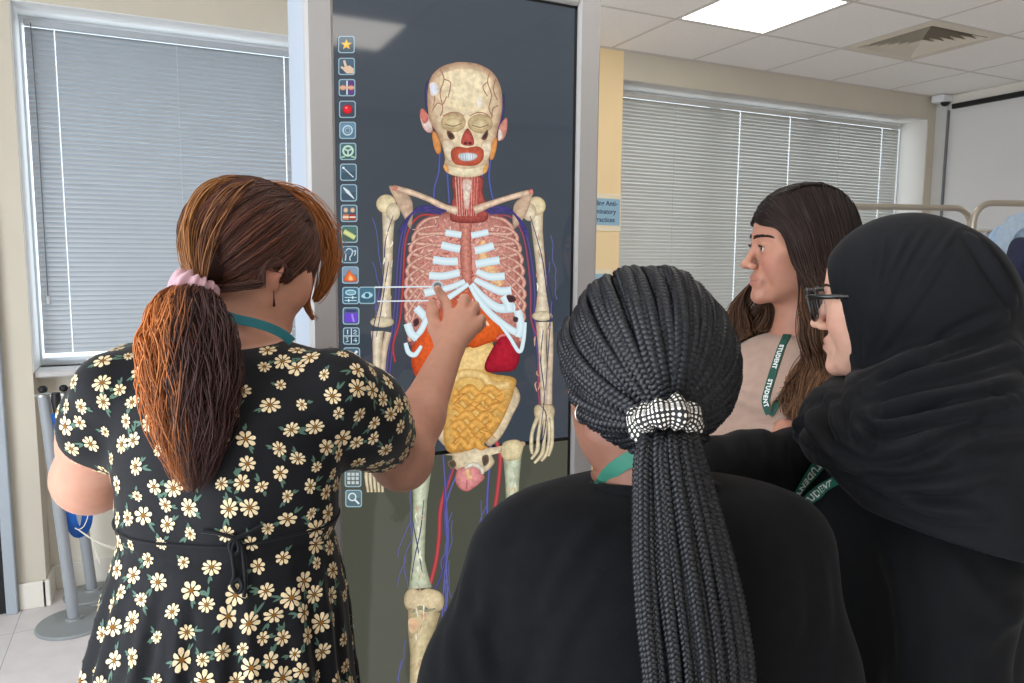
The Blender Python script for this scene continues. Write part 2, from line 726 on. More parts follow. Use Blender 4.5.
# back wall with two window bays
W1 = (-0.51, 1.95)
W2 = (2.60, 5.385)
WT = 2.695
q = MB()
for a, c in ((-.62, W1[0]), (W2[1], XR + .1)):
    q.box((a, YB, 0), (c, YR + .12, H + .25))
q.box((W1[0], YB, WT), (W1[1], YR + .12, H + .25))
q.box((W2[0], YB, WT), (W2[1], YR + .12, H + .25))
q.box((W1[0], YR - .02, 0), (W1[1], YR + .12, 1.09))
q.box((W2[0], YR - .02, 0), (W2[1], YR + .12, 1.09))
q.box((XL - .1, YB, 2.12), (-.62, YR + .12, H + .25))
q.box((XL - .1, YB, 0), (-1.62, YR + .12, 2.12))
struct('wall_back', q, M_wall)
M_line_ = mat('white_reveal_lining', (232, 232, 230), rough=.5)
M_under = mat('under_sill_painted_light', (236, 228, 212), rough=.6)  # paler panels below the sills, the light falling there put into their colour
for k_, (a, c) in enumerate((W1, W2)):
    q = MB(); q.box((a, YB + .004, 1.09), (a + .004, YR + .03, WT)); q.box((c - .004, YB + .004, 1.09), (c, YR + .03, WT)); q.box((a + .004, YB + .004, WT - .004), (c - .004, YR + .03, WT))
    struct('trim_%d' % (5 + k_), q, M_line_ if k_ == 0 else mat('beige_reveal_lining', (196, 190, 182), rough=.6))
    q = MB(); q.box((a, YR - .026, .11), (c, YR - .0195, 1.062)); struct('trim_%d' % (7 + k_), q, M_under)
q = MB(); q.box((W1[1], YB, 0), (W2[0], YR + .12, H + .25)); struct('wall_pier', q, M_wall_warm)

# door in the back wall at the far left: grey frame, dark rebate, pale leaf
q = MB(); q.box((-.665, YB - .045, 0), (-.62, YB + .1, 2.16), .004); q.box((-1.665, YB - .045, 0), (-1.62, YB + .1, 2.16), .004); q.box((-1.62, YB - .045, 2.115), (-.665, YB + .1, 2.16), .004)
df = struct('door_1', q, M_grey)
q = MB(); q.box((-.705, YB - .02, 0.0), (-.665, YB + .06, 2.115), .003); q.build('door_seal', M_black, df)
q = MB(); q.box((-1.62, YB - .03, .008), (-.707, YB + .015, 2.11), .004); dl = q.build('door_leaf', mat('door_laminate', (196, 204, 210), rough=.4), df)
q = MB(); q.tube([(-.80, YB - .03, 1.02), (-.80, YB - .075, 1.02), (-.92, YB - .075, 1.02)], .009, 10); q.lathe([(.024, 0), (.024, .008)], (-.80, YB - .031, 1.02), 20, rotx(math.pi / 2)); q.build('door_handle', mat('satin_steel', (190, 190, 190), rough=.3, metal=1), dl, angle=35)

# skirtings
q = MB(); q.box((-.62, YB - .016, 0), (W1[0] + .0, YB, .125), .004); q.box((W1[0] - .016, YB - .016, 0), (W1[0] + .016, YR - .02, .125), .004); q.box((W1[0], YR - .036, 0), (W1[1], YR - .02, .125), .004); q.box((W1[1], YB - .016, 0), (W2[0], YB, .125), .004)
q.box((W2[0], YR - .036, 0), (W2[1], YR - .02, .125), .004); q.box((W2[1], YB - .016, 0), (XR, YB, .125), .004)
struct('baseboard_back', q, M_skirt)

# windows: sill board, uPVC frame, panes
M_glass = bpy.data.materials.new('window_glass'); M_glass.use_nodes = True
gb = M_glass.node_tree.nodes['Principled BSDF']; gb.inputs['Transmission Weight'].default_value = 1; gb.inputs['Roughness'].default_value = 0; gb.inputs['IOR'].default_value = 1.01
for n_, (a, c) in enumerate((W1, W2)):
    q = MB()
    y0, y1 = YR + .03, YR + .09
    q.box((a, y0, 1.09), (c, y1, 1.125), .004); q.box((a, y0, WT - .035), (c, y1, WT), .004)
    k = 3 if n_ else 2
    for i in range(k + 1):
        x = a + (c - a) * i / k
        w_ = .012 if i in (0, k) else .03
        q.box((max(a, x - w_), y0, 1.125), (min(c, x + w_), y1, WT - .035), .004)
    wf = struct('window_%d' % (n_ + 1), q, M_white)
    q = MB(); q.box((a + .01, YR + .055, 1.12), (c - .01, YR + .059, WT - .03)); q.build('window_pane', M_glass, wf)
    q = MB(); q.box((a - .0, YB + .02, 1.062), (c, YR + .03, 1.09), .006); q.build('window_sill', M_white if n_ else mat('grey_sill_board', (196, 192, 190), rough=.4), wf)

# right wall: folding partition with a black head track, corner post
q = MB(); q.box((XR, YF, 0), (XR + .1, YB, H + .25)); struct('wall_right', q, M_wall_r)
q = MB(); q.box((XR - .03, YF, 2.755), (XR, YB - .13, 2.79), .002); struct('trim_1', q, M_black)
q = MB(); q.box((XR - .012, YF, 2.792), (XR, YB, H - .001), .003); struct('trim_2', q, mat('cream_head_trim', (222, 216, 206), rough=.6))
q = MB(); q.box((XR - .02, YB - .09, 0), (XR, YB, H - .002), .002); struct('trim_3', q, mat('post_paint', (205, 203, 200), rough=.5))
q = MB(); q.box((XR - .023, YB - .104, 0), (XR - .001, YB - .092, 2.75), .001); struct('trim_4', q, mat('post_shadow_gap_seal', (120, 122, 126), rough=.6))
q = MB(); q.box((XR - .02, YF, 0), (XR, YB - .11, .10), .004); struct('baseboard_right', q, M_skirt)

# walls behind the photographer
q = MB(); q.box((XL - .1, YF - .1, 0), (XR + .1, YF, H + .25)); struct('wall_front', q, M_wall)
LW = (-1.9, 2.2)  # opening for an unseen window, added and sized for its daylight
q = MB(); q.box((XL - .1, YF, 0), (XL, LW[0], H + .25)); q.box((XL - .1, LW[1], 0), (XL, YB, H + .25)); q.box((XL - .1, LW[0], 0), (XL, LW[1], .12)); q.box((XL - .1, LW[0], 2.5), (XL, LW[1], H + .25))
struct('wall_left', q, M_wall)
q = MB()
for i in range(4):
    y = LW[0] + (LW[1] - LW[0]) * i / 3
    q.box((XL - .08, max(LW[0], y - .03), .12), (XL - .03, min(LW[1], y + .03), 2.5), .004)
q.box((XL - .08, LW[0], .12), (XL - .03, LW[1], .17), .004); q.box((XL - .08, LW[0], 2.45), (XL - .03, LW[1], 2.5), .004)
w3 = struct('window_3', q, M_white)

# ceiling luminaires
M_lamp = mat('lamp_diffuser', (250, 248, 240), rough=.5, emit=(255, 247, 236), estr=7.0)
def ceiling_light(i, j, label):
    x0, y0 = TX0 + TS * i, TY0 + TS * j
    t = thing('ceiling_light', label, 'light', (x0 + .3, y0 + .3, H), group='square ceiling lights')
    q = MB(); q.box((x0 + .02, y0 + .02, H + .001), (x0 + TS - .02, y0 + TS - .02, H + .012), .002)
    q.build('diffuser', M_lamp, t)
    q = MB()
    q.box((x0 + .008, y0 + .008, H - .001), (x0 + .022, y0 + TS - .008, H + .05)); q.box((x0 + TS - .022, y0 + .008, H - .001), (x0 + TS - .008, y0 + TS - .008, H + .05))
    q.box((x0 + .022, y0 + .008, H - .001), (x0 + TS - .022, y0 + .022, H + .05)); q.box((x0 + .022, y0 + TS - .022, H - .001), (x0 + TS - .022, y0 + TS - .008, H + .05))
    q.build('lamp_frame', M_white, t)
    return t
ceiling_light(*LIGHT, 'glowing square flat panel light set in the tiled ceiling')
for ij in LAMPS[1:]:
    ceiling_light(*ij, 'square ceiling panel light out of view, added to light the room')

# four-way ceiling grille
vx, vy = TX0 + TS * VENT[0] + .3, TY0 + TS * VENT[1] + .3
t = thing('air_vent', 'cream square four-way air vent with louvres in the ceiling', 'vent', (vx, vy, H))
M_vent = mat('cream_vent_enamel', (214, 203, 186), rough=.5)
def sq_ring(q, r0, z0, r1, z1, th=.002):
    vs = []
    for r, z in ((r0, z0), (r1, z1), (r1 - th * .3, z1 + th), (r0 - th * .3, z0 + th)):
        vs += [(vx - r, vy - r, z), (vx + r, vy - r, z), (vx + r, vy + r, z), (vx - r, vy + r, z)]
    fs = []
    for a, c in ((0, 1), (1, 2), (2, 3), (3, 0)):
        for k in range(4):
            k2 = (k + 1) % 4
            fs.append((a * 4 + k, a * 4 + k2, c * 4 + k2, c * 4 + k))
    q.add(vs, fs)
q = MB(); sq_ring(q, .292, H - .002, .235, H - .004, .003); q.build('vent_frame', M_vent, t)
q = MB()
for k in range(6):
    r = .232 - k * .037
    sq_ring(q, r, H - .006, r - .026, H + .024, .0015)
q.build('louvres', M_vent, t)
q = MB(); q.box((vx - .29, vy - .29, H + .10), (vx + .29, vy + .29, H + .11)); sq_ring(q, .286, H + .002, .286, H + .10, .002); q.build('vent_plenum', M_dark, t)

# small white detector in the corner
t = thing('ceiling_sensor', 'small white box with a dark lens at the ceiling corner', 'sensor', (XR - .05, YB - .06, H))
q = MB(); q.box((XR - .13, YB - .13, H - .055), (XR - .015, YB - .03, H - .003), .008); q.build('sensor_body', M_white, t, angle=35)
q = MB(); q.lathe([(0, -.03), (.02, -.024), (.03, -.01), (.033, 0)], (XR - .06, YB - .1, H - .056), 20); q.build('lens', M_black, t, smooth=True)

# wall notices by the second window
M_card = mat('cream_card', (240, 226, 196), rough=.5)
M_blue = mat('blue_notice_paper', (150, 184, 204), rough=.5, noise=.02)
M_ink = mat('dark_blue_ink', (44, 66, 92), rough=.6)
def notice(name, label, x0, x1, z0, z1, lines, tsize):
    t = thing(name, label, 'sign', ((x0 + x1) / 2, YB, z0))
    q = MB(); q.box((x0 - .01, YB - .006, z0 - .035), (x1 + .01, YB - .0005, z1 + .03), .002); q.build('backing_card', M_card, t)
    q = MB(); q.box((x0, YB - .009, z0), (x1, YB - .0062, z1), .001); q.build('notice_panel', M_blue, t)
    if lines:
        q = MB()
        dz = (z1 - z0) / (len(lines) + .25)
        for k, s in enumerate(lines):
            V, Fs = text_mesh(s, tsize, .0008)
            wd = V[:, 0].max()
            V = [(x1 - .02 - wd + v[0] + (-.012 if k else 0) * k * .7, YB - .0095, z1 - dz * (k + .85) + v[1]) for v in V]
            q.add(V, [f[::-1] for f in Fs])
        q.build('lettering', M_ink, t)
notice('wall_sign', 'pale blue wall sign with dark lettering beside the right window', 2.18, 2.592, 1.82, 1.98, ['Including Anti-', 'Discriminatory', 'Practices'], .041)
notice('wall_notice', 'plain pale blue notice on the wall, lower one below the lettered sign', 2.18, 2.535, 1.28, 1.525, None, 0)

# venetian blinds
M_slat = mat('grey_blind_slat', (184, 190, 196), rough=.34, metal=.55, spec=.6, noise=.02)
M_slat2 = mat('grey_blind_slat_right', (208, 208, 204), rough=.34, metal=.5, spec=.6, noise=.02)  # paler copy of the slats, glow of the ceiling light put into the colour
M_cord = mat('blind_cord', (214, 216, 218), rough=.7)
def blind(label, a, c, zt, zb, cords, dots, mslat, wand=None, tilt=61):
    yb = 4.05
    t = thing('venetian_blind', label, 'blind', ((a + c) / 2, yb, zb))
    q = MB(); q.box((a, yb - .014, zt), (c, yb + .014, zt + .028), .003); q.build('headrail', mslat, t)
    q = MB()
    pitch = .0225
    n = int((zt - .012 - zb) / pitch)
    ti = math.radians(tilt)
    cuts = [a] + sorted(dots) + [c]
    for i in range(n):
        z = zt - .016 - pitch * i
        jz = random.uniform(-.0005, .0005)
        for s in range(len(cuts) - 1):
            x0 = cuts[s] + (.0022 if s else 0)
            x1 = cuts[s + 1] - (.0022 if s < len(cuts) - 2 else 0)
            pr_ = []
            for u in (-1, -.5, 0, .5, 1):
                cr = -.0046 * (1 - u * u)
                yy = u * .016
                pr_.append((yb + yy * math.cos(ti) + cr * math.sin(ti), z + yy * math.sin(ti) - cr * math.cos(ti) + jz))
            vs = [(x, y, zz) for x in (x0, x1) for y, zz in pr_]
            q.add(vs, [(k, k + 1, k + 6, k + 5) for k in range(4)])
    q.build('slats', mslat, t, smooth=True)
    q = MB(); q.box((a, yb - .012, zb - .02), (c, yb + .012, zb - .004), .004); q.build('bottom_rail', mat('blind_bottom_rail', (206, 214, 222), rough=.4), t)
    for x in cords:
        q = MB(); q.tube([(x, yb - .014, zt), (x, yb - .014, zb - .01)], .0011, 5); q.build('ladder_cord', M_cord, t)
    if wand:
        q = MB(); q.tube([(wand, yb - .022, zt + .01), (wand + .004, yb - .022, zt - .4), (wand + .002, yb - .022, 1.42)], .0022, 6); w_ = q.build('tilt_cord', mat('tilt_cord_grey', (120, 124, 128), rough=.6), t)
        q = MB(); q.lathe([(.003, 0), (.007, -.008), (.007, -.03), (.004, -.036)], (wand + .002, yb - .022, 1.425), 12); q.build('cord_pull', M_white, w_)
    return t
blind('closed grey venetian blind behind the woman in the floral dress', -.478, 1.92, 2.628, 1.14, [-.363, .14, .64, 1.3], [-.363, .64, 1.3], M_slat, -.45)
blind('closed wide grey venetian blind behind the women on the right', 2.625, 5.245, 2.628, 1.14, [3.10, 3.654, 4.114, 4.6, 5.06], [3.654, 4.114, 5.06], M_slat2)

# ------------------------------------------------------------------ daylight outside and the lamps
wd = bpy.data.worlds.new('sky')
scene.world = wd
wd.use_nodes = True
bg = wd.node_tree.nodes['Background']
bg.inputs['Color'].default_value = (0.82, 0.92, 1.0, 1)
bg.inputs['Strength'].default_value = 3.0

def area(name, loc, rot, sx, sy, power, col):
    l = bpy.data.lights.new(name, 'AREA')
    l.shape = 'RECTANGLE'; l.size = sx; l.size_y = sy; l.energy = power; l.color = col
    o = bpy.data.objects.new(name, l); COL.objects.link(o)
    o.location = loc; o.rotation_euler = rot
    return o
area('daylight', (XL - .02, (LW[0] + LW[1]) / 2, 1.30), (0, -math.pi / 2, 0), 2.3, 4.0, 135, (.86, .93, 1.0))  # area lamp in the added left window, stands in for daylight
# ================================================================== upright anatomy touchscreen
YS = 1.54
disp = thing('anatomy_display', 'tall upright touchscreen showing a life-size skeleton with organs and vessels', 'display', (.62, YS + .1, 0))
M_case = mat('pale_grey_case', (164, 160, 158), rough=.42, noise=.015, nscale=4)
M_side = mat('white_case_side', (160, 168, 180), rough=.4, noise=.01)
M_panel = mat_screen('lit_panel', 1.0, noise=.05, nscale=3, rough=.05)
M_icon = mat_screen('panel_icon', 1.0, rough=.08, spec=.3)
M_bone = mat_screen('picture_bone', 1.0, noise=.22, nscale=90, rough=.1, spec=.25)
M_flesh = mat_screen('picture_flesh', 1.0, noise=.30, nscale=160, rough=.1, spec=.25)
M_gut = mat_screen('picture_gut', 1.0, noise=.18, nscale=110, rough=.1, spec=.25)
M_line = mat_screen('picture_line', 1.0, rough=.1, spec=.25)
GX0, GX1, GZ0, GZ1, SEAM = .338, .8975, .175, 2.191, 1.1835

q = MB()
q.box((.286, YS + .012, .06), (.953, YS + .215, 2.262), .012)
q.build('housing', M_side, disp, angle=35)
q = MB()   # front frame around the glass
y0, y1 = YS - .012, YS + .02
q.box((.283, y0, .055), (GX0, y1, 2.266), .006); q.box((GX1, y0, .055), (.956, y1, 2.266), .006)
q.box((GX0 - .002, y0, GZ1), (GX1 + .002, y1, 2.266), .006); q.box((GX0 - .002, y0, .055), (GX1 + .002, y1, GZ0), .006)
q.build('bezel', M_case, disp, angle=35)
def panel(z0, z1, col):
    p = MB(); p.col = lin(col); p.box((GX0, YS, z0), (GX1, YS + .01, z1))
    return p.build('screen_panel', M_panel, disp, cols=True)
pu = panel(SEAM + .004, GZ1, (62, 70, 80))
pl = panel(GZ0, SEAM - .004, (78, 80, 69))
q = MB(); q.box((GX0, YS - .0005, SEAM - .004), (GX1, YS + .008, SEAM + .004)); q.box((GX1 - .007, YS - .0008, GZ0), (GX1 + .001, YS + .008, GZ1)); q.box((GX0, YS - .0008, GZ1 - .006), (GX1, YS + .008, GZ1 + .001)); q.build('panel_gap', M_black, disp)
q = MB(); q.box((.25, YS - .12, .07), (.32, YS + .52, .12), .01); q.box((.92, YS - .12, .07), (.99, YS + .52, .12), .01); q.box((.25, YS + .22, .07), (.99, YS + .30, .12), .01); q.box((.42, YS + .2, .10), (.82, YS + .3, 1.5), .02)
q.build('stand', M_case, disp, angle=35)
for x in (.285, .955):
    for y in (YS - .09, YS + .49):
        q = MB(); q.lathe([(.0, -.012), (.032, -.012), (.035, -.006), (.035, .006), (.032, .012), (0, .012)], (x, y, .035), 20, roty(math.pi / 2)); q.box((x - .02, y - .012, .05), (x + .02, y + .012, .075), .003)
        q.build('castor', M_black, disp, angle=40)

_lay = [0]
def S(px, py, lay):
    p = on(px, py, 1, YS)
    return (p[0], YS - .0012 - lay * .000004, p[2])

class Art(MB):
    def layer(s):
        _lay[0] += 1
        return _lay[0]
    def ribbon(s, pts, w, cC, cE, n=6, sm=True, prof=1.0):
        L = s.layer()
        P = catmull(pts, n) if sm else np.asarray(pts, float)
        ws = np.interp(np.linspace(0, 1, len(P)), np.linspace(0, 1, len(w)), w) if hasattr(w, '__len__') else np.full(len(P), w)
        T = np.gradient(P, axis=0); T /= np.linalg.norm(T, axis=1)[:, None] + 1e-9
        Nn = np.stack([-T[:, 1], T[:, 0]], 1)
        cC, cE = np.array(lin(cC)), np.array(lin(cE))
        us = (-1, -.62, .0, .62, 1)
        vs, cs = [], []
        for i in range(len(P)):
            for u in us:
                a = P[i] + Nn[i] * u * ws[i] / 2
                vs.append(S(a[0], a[1], L)); t = 1 - abs(u) ** 1.6 * prof
                cs.append(cE + (cC - cE) * max(t, 0))
        fs = [(i * 5 + k, i * 5 + k + 1, i * 5 + k + 6, i * 5 + k + 5) for i in range(len(P) - 1) for k in range(4)]
        s.add(vs, fs, cs)
    def blob(s, pts, cC, cE, n=5, sm=True, off=(0, 0)):
        L = s.layer()
        P = catmull(pts, n, True) if sm else np.asarray(pts, float)
        c = P.mean(0) + np.array(off)
        cC, cE = np.array(lin(cC)), np.array(lin(cE))
        N = len(P)
        tri = tessellate_polygon([[Vector((p[0], p[1], 0)) for p in P]])
        # edge band plus inner fan when star shaped
        rings = [(1.0, 0), (.86, .55), (.5, .9), (.0, 1.0)]
        vs, cs = [], []
        for r, t in rings[:-1]:
            for p in P:
                a = c + (p - c) * r
                vs.append(S(a[0], a[1], L)); cs.append(cE + (cC - cE) * t)
        vs.append(S(c[0], c[1], L)); cs.append(cC)
        fs = []
        for j in range(2):
            for k in range(N):
                k2 = (k + 1) % N
                fs.append((j * N + k, j * N + k2, (j + 1) * N + k2, (j + 1) * N + k))
        for k in range(N):
            fs.append((2 * N + k, 2 * N + (k + 1) % N, 3 * N))
        s.add(vs, fs, cs)
    def flat(s, pts, c, sm=False, n=5):
        L = s.layer()
        P = catmull(pts, n, True) if sm else np.asarray(pts, float)
        vs = [S(p[0], p[1], L) for p in P]
        tri = tessellate_polygon([[Vector((p[0], p[1], 0)) for p in P]])
        s.add(vs, [tuple(t) for t in tri], [lin(c)] * len(vs))
    def ring(s, cx, cy, rx, ry, w, c, n=20):
        P = [(cx + rx * math.cos(2 * math.pi * k / n), cy + ry * math.sin(2 * math.pi * k / n)) for k in range(n + 1)]
        s.ribbon(P, w, c, c, 1, False)
    def disc(s, cx, cy, rx, ry, cC, cE, n=14):
        s.blob([(cx + rx * math.cos(2 * math.pi * k / n), cy + ry * math.sin(2 * math.pi * k / n)) for k in range(n)], cC, cE, 2)

cA = lambda L: [(400 + x / 3.793, 40 + y / 3.793) for x, y in L]
cB = lambda L: [(380 + x / 3.415, 170 + y / 3.415) for x, y in L]
cC_ = lambda L: [(320 + x / 2.439, 270 + y / 2.439) for x, y in L]
cD = lambda L: [(340 + x / 2.811, 440 + y / 2.811) for x, y in L]
cE_ = lambda L: [(330 + x / 3.42, 160 + y / 3.42) for x, y in L]
cF = lambda L: [(440 + x / 5.257, 430 + y / 5.257) for x, y in L]
cG = lambda L: [(340 + x / 5.55, 560 + y / 5.55) for x, y in L]
def jit(pts, a):
    return [(x + random.uniform(-a, a), y + random.uniform(-a, a)) for x, y in pts]

BONE, BONE_E = (230, 218, 192), (164, 142, 116)
BLUE, BLUE_E = (92, 86, 142), (50, 44, 92)
RED, RED_E = (190, 70, 72), (120, 40, 48)
pic = Art()
pic.col = lin((30, 30, 34))
# ---- vessels lying behind the bones
def vessel(a, pts, w, col=BLUE, ce=BLUE_E):
    a.ribbon(pts, w, col, ce)
ves = Art()
for pts in ([(150, 430), (146, 500), (130, 560), (128, 606)], [(178, 500), (182, 560), (186, 620)], [(345, 440), (337, 510), (342, 560), (352, 604)], [(312, 505), (307, 560), (306, 625)]):
    vessel(ves, cA(pts), 2.2, (92, 100, 168), (50, 56, 112))
for dx in (0, 3.2):
    vessel(ves, [(437 - dx, 207 + dx), (420 - dx, 209 + dx), (408 - dx, 222 + dx), (402 - dx, 250), (399 - dx, 290), (396 - dx, 322), (392 - dx, 350), (389 - dx, 378)], 2.4)
vessel(ves, [(436, 215), (418, 217), (406, 238), (403, 280), (400, 318), (393, 345), (395, 362)], 2.2, RED, RED_E)
for dx in (0, 3.4):
    vessel(ves, [(490 + dx, 207 + dx), (508 + dx, 210 + dx), (520 + dx, 224 + dx), (527 + dx, 255), (531 + dx, 290), (531 + dx, 318), (537 + dx, 350), (538 + dx, 380), (541, 412)], 2.4)
vessel(ves, [(492, 215), (512, 218), (524, 240), (530, 285), (531, 320), (539, 345), (538, 385), (540, 410)], 2.2, (160, 80, 100), (90, 40, 70))
# thigh vessels
for pts, w, c, ce in (([(457, 452), (452, 470), (441, 505), (439, 535), (436, 560), (430, 584)], 4.4, (196, 82, 84), (120, 44, 56)), ([(459, 452), (446, 485), (444, 520), (446, 545), (441, 575), (434, 590)], 2.2, BLUE, BLUE_E),
                      ([(466, 455), (449 - 2, 500), (447, 540), (446, 560), (447, 600), (441, 628)], 1.6, (110, 112, 180), (70, 70, 130)),
                      ([(443, 455), (446, 500), (448, 540), (444, 580), (442, 620)], 1.8, (104, 104, 176), (60, 60, 120)),
                      ([(494, 437), (500, 455), (498, 485), (494, 515), (492, 545), (486, 580)], 4.4, (196, 82, 84), (120, 44, 56)),
                      ([(491, 440), (489, 470), (487, 500), (487, 530), (482, 580)], 2.4, (104, 104, 176), (60, 60, 120))):
    vessel(ves, pts, w, c, ce)
def twig(a, x, y, n, dx, dy, col=(96, 98, 160), w=.8):
    p = [(x, y)]
    for i in range(n):
        x += dx + random.uniform(-2.5, 2.5); y += dy + random.uniform(-1, 1)
        p.append((x, y))
    a.ribbon(p, w, col, col)
for x, y, dx, dy, n in ((410, 522, -1.5, 9, 4), (404, 556, 1.0, 8, 4), (412, 540, -2, 8, 6), (452, 520, -1, 9, 9), (448, 546, .5, 8, 9), (449, 560, -1.2, 9, 6), (452, 512, -1.6, 8, 7), (446, 580, 0, 7, 6), (405, 640, -1.2, 8, 5), (401, 660, 0, 8, 3),
                         (481, 500, .4, 8, 4), (486, 506, -1, 7, 5), (505, 500, 1.5, 7, 4), (372, 218, 1, 8, 6), (372, 262, 1, 8, 6), (374, 290, .6, 8, 3), (550, 235, .8, 8, 8), (549, 262, -.4, 8, 6), (552, 300, 1.2, 6, 3), (408, 480, 1, 9, 8), (410, 520, 3, 8, 6)):
    twig(ves, x, y, n, dx, dy)
ves.build('blood_vessels', M_line, disp, cols=True)

# ---- arms and legs
bon = Art()
def bone(pts, w, c=BONE, e=BONE_E):
    bon.ribbon(pts, w, c, e)
# viewer's left arm
bone([(389, 205), (388, 230), (387.5, 262), (386, 290), (383, 318)], [15, 11, 9.5, 9, 17])
bon.disc(386, 204, 10, 9.5, (230, 214, 176), (170, 150, 112)); bon.disc(393, 212, 7, 9, (222, 206, 178), (168, 148, 118))
bon.disc(382, 322, 12, 5.5, (222, 208, 178), (150, 130, 104))
bone([(377, 331), (377, 350), (376, 375), (374, 410), (372, 440)], [13, 9, 7, 6, 8]); bone([(388, 332), (384, 352), (382, 378), (382, 410), (380, 440)], [7, 6, 6, 6, 8], (214, 196, 172), BONE_E)
# viewer's right arm
bone([(536, 206), (537, 230), (540, 262), (542, 290), (542, 316)], [15, 11, 9.5, 9, 16])
bon.disc(536, 206, 9.5, 9.5, (230, 214, 176), (170, 150, 112)); bon.disc(529, 212, 7, 9, (222, 206, 178), (168, 148, 118))
bon.disc(542, 316, 10.5, 5, (222, 208, 178), (150, 130, 104))
bone([(541, 322), (542, 350), (543.5, 380), (545, 404)], [11, 8, 8, 9]); bone([(549, 322), (550, 350), (549, 380), (548, 404)], [7, 6, 6, 8], (214, 196, 172), BONE_E)
# hands of the skeleton
bon.blob([(536, 405), (552, 405), (554, 416), (548, 424), (538, 422), (534, 414)], (218, 202, 166), (140, 118, 92))
for pts in ([(537, 418), (532, 432), (531, 446), (532, 454)], [(541, 420), (538, 436), (537, 450), (531, 459)], [(545, 421), (544, 438), (542, 453), (534, 463)], [(549, 420), (549, 438), (547, 452), (541, 461)], [(551, 417), (552, 432), (551, 446), (548, 456)]):
    bone(pts, [4.6, 3.6, 4.2, 2.6], (226, 214, 180), (150, 130, 100))
bon.blob([(368, 442), (386, 442), (386, 456), (372, 458)], (218, 202, 166), (140, 118, 92))
for k in range(5):
    bone([(370 + 3.4 * k, 456), (366 + 4 * k, 474), (368 + 3.6 * k, 492)], [4.4, 3.6, 2.6], (226, 214, 180), (150, 130, 100))
# scapulae, pelvis
bon.blob(cB([(30, 55), (75, 70), (110, 110), (105, 200), (80, 160), (55, 110)]), (206, 178, 152), (150, 120, 100))
bon.blob(cB([(520, 72), (480, 95), (455, 125), (455, 200), (490, 165), (510, 120)]), (206, 178, 152), (150, 120, 100))
bon.blob([(515, 386), (520, 398), (512, 416), (505, 430), (498, 440), (488, 446), (484, 436), (493, 420), (500, 402), (508, 388)], (222, 204, 170), (158, 134, 106), off=(2, 0))
bon.blob([(420, 402), (428, 420), (436, 436), (446, 447), (458, 448), (450, 430), (436, 412)], (214, 196, 162), (158, 134, 106))
bon.blob(cF([(24, 130), (60, 130), (70, 190), (120, 230), (160, 190), (200, 220), (245, 215), (285, 170), (280, 120), (430, 90), (430, 60), (280, 90), (200, 90), (90, 115)]), (222, 206, 174), (170, 146, 118))
bon.blob(cF([(40, 170), (70, 155), (85, 185), (60, 205)]), (70, 62, 52), (140, 118, 92)); bon.blob(cF([(220, 140), (250, 130), (255, 170), (228, 190)]), (70, 62, 52), (140, 118, 92))
# femora, knee, shins
bone([(421, 472), (420, 500), (419, 530), (418, 560), (420, 588)], [20, 14, 12.5, 13, 24], (208, 214, 188), (132, 138, 112))
bone([(512, 452), (512, 480), (512, 520), (512, 560), (512, 590)], [20, 14, 11, 12, 24], (208, 214, 188), (132, 138, 112))
bon.blob(cF([(320, 90), (340, 60), (400, 50), (436, 75), (432, 110), (412, 150), (350, 160), (318, 130)]), (224, 208, 166), (160, 140, 104))
bon.blob([(404, 596), (410, 588), (420, 590), (428, 588), (440, 592), (444, 600), (441, 610), (432, 612), (424, 607), (412, 612), (405, 606)], (222, 204, 166), (150, 132, 98))
bon.blob([(496, 596), (502, 588), (512, 590), (520, 588), (532, 592), (534, 602), (530, 612), (512, 608), (500, 612)], (222, 204, 166), (150, 132, 98))
bone([(424, 610), (421, 630), (418, 655), (416, 690), (414, 740), (413, 800)], [33, 27, 16, 13, 12, 18], (216, 200, 160), (146, 128, 96)); bone([(434, 640), (431, 690), (428, 790)], [4, 4.5, 6], (196, 160, 140), (120, 92, 80))
bone([(512, 612), (512, 632), (510, 660), (508, 690), (506, 740), (505, 800)], [33, 27, 16, 13, 12, 18], (216, 200, 160), (146, 128, 96))
bon.ribbon(cG([(395, 292), (420, 275), (445, 262), (480, 278), (530, 268)]), [1.5, 3, 3.5, 3, 1.5], (150, 152, 128), (120, 116, 92))
bon.blob(cG([(380, 330), (420, 320), (440, 350), (410, 400), (384, 390)]), (214, 172, 138), (216, 196, 156))
bon.blob([(408, 800), (422, 800), (426, 826), (420, 838), (402, 838)], (216, 200, 160), (146, 128, 96)); bon.blob([(500, 800), (514, 800), (520, 838), (500, 838)], (216, 200, 160), (146, 128, 96))
for P in ([(394, 216), (386, 240), (383, 270), (380, 300), (374, 326), (372, 350), (370, 372)], [(389, 262), (384, 285), (380, 312), (376, 336)], [(530, 216), (537, 240), (543, 262), (546, 292), (550, 318), (549, 350), (546, 390)], [(545, 250), (549, 280), (552, 306), (548, 330)], [(424, 500), (421, 530), (415, 556), (410, 580)], [(413, 520), (418, 548), (423, 572)], [(543, 330), (541, 360), (545, 395), (541, 430)], [(540, 405), (546, 414), (544, 432), (540, 446)]):
    bon.ribbon(jit(P, 1.0), [.7, 1.1, 1.0, .6], (70, 62, 110), (52, 46, 86))
for k in range(60):
    x, y = random.choice(((388, 210 + random.random() * 110), (538 + random.random() * 4, 210 + random.random() * 190), (419, 480 + random.random() * 110), (512, 470 + random.random() * 40), (420, 600 + random.random() * 80)))
    x += random.uniform(-4, 4); c = random.choice(((206, 160, 136), (198, 178, 140), (240, 232, 212)))
    bon.ribbon([(x, y), (x + random.uniform(-1.5, 1.5), y + 3), (x + random.uniform(-2, 2), y + random.uniform(5, 10))], [.5, 1.6, .5], c, c)
bon.build('limb_bones', M_bone, disp, cols=True)

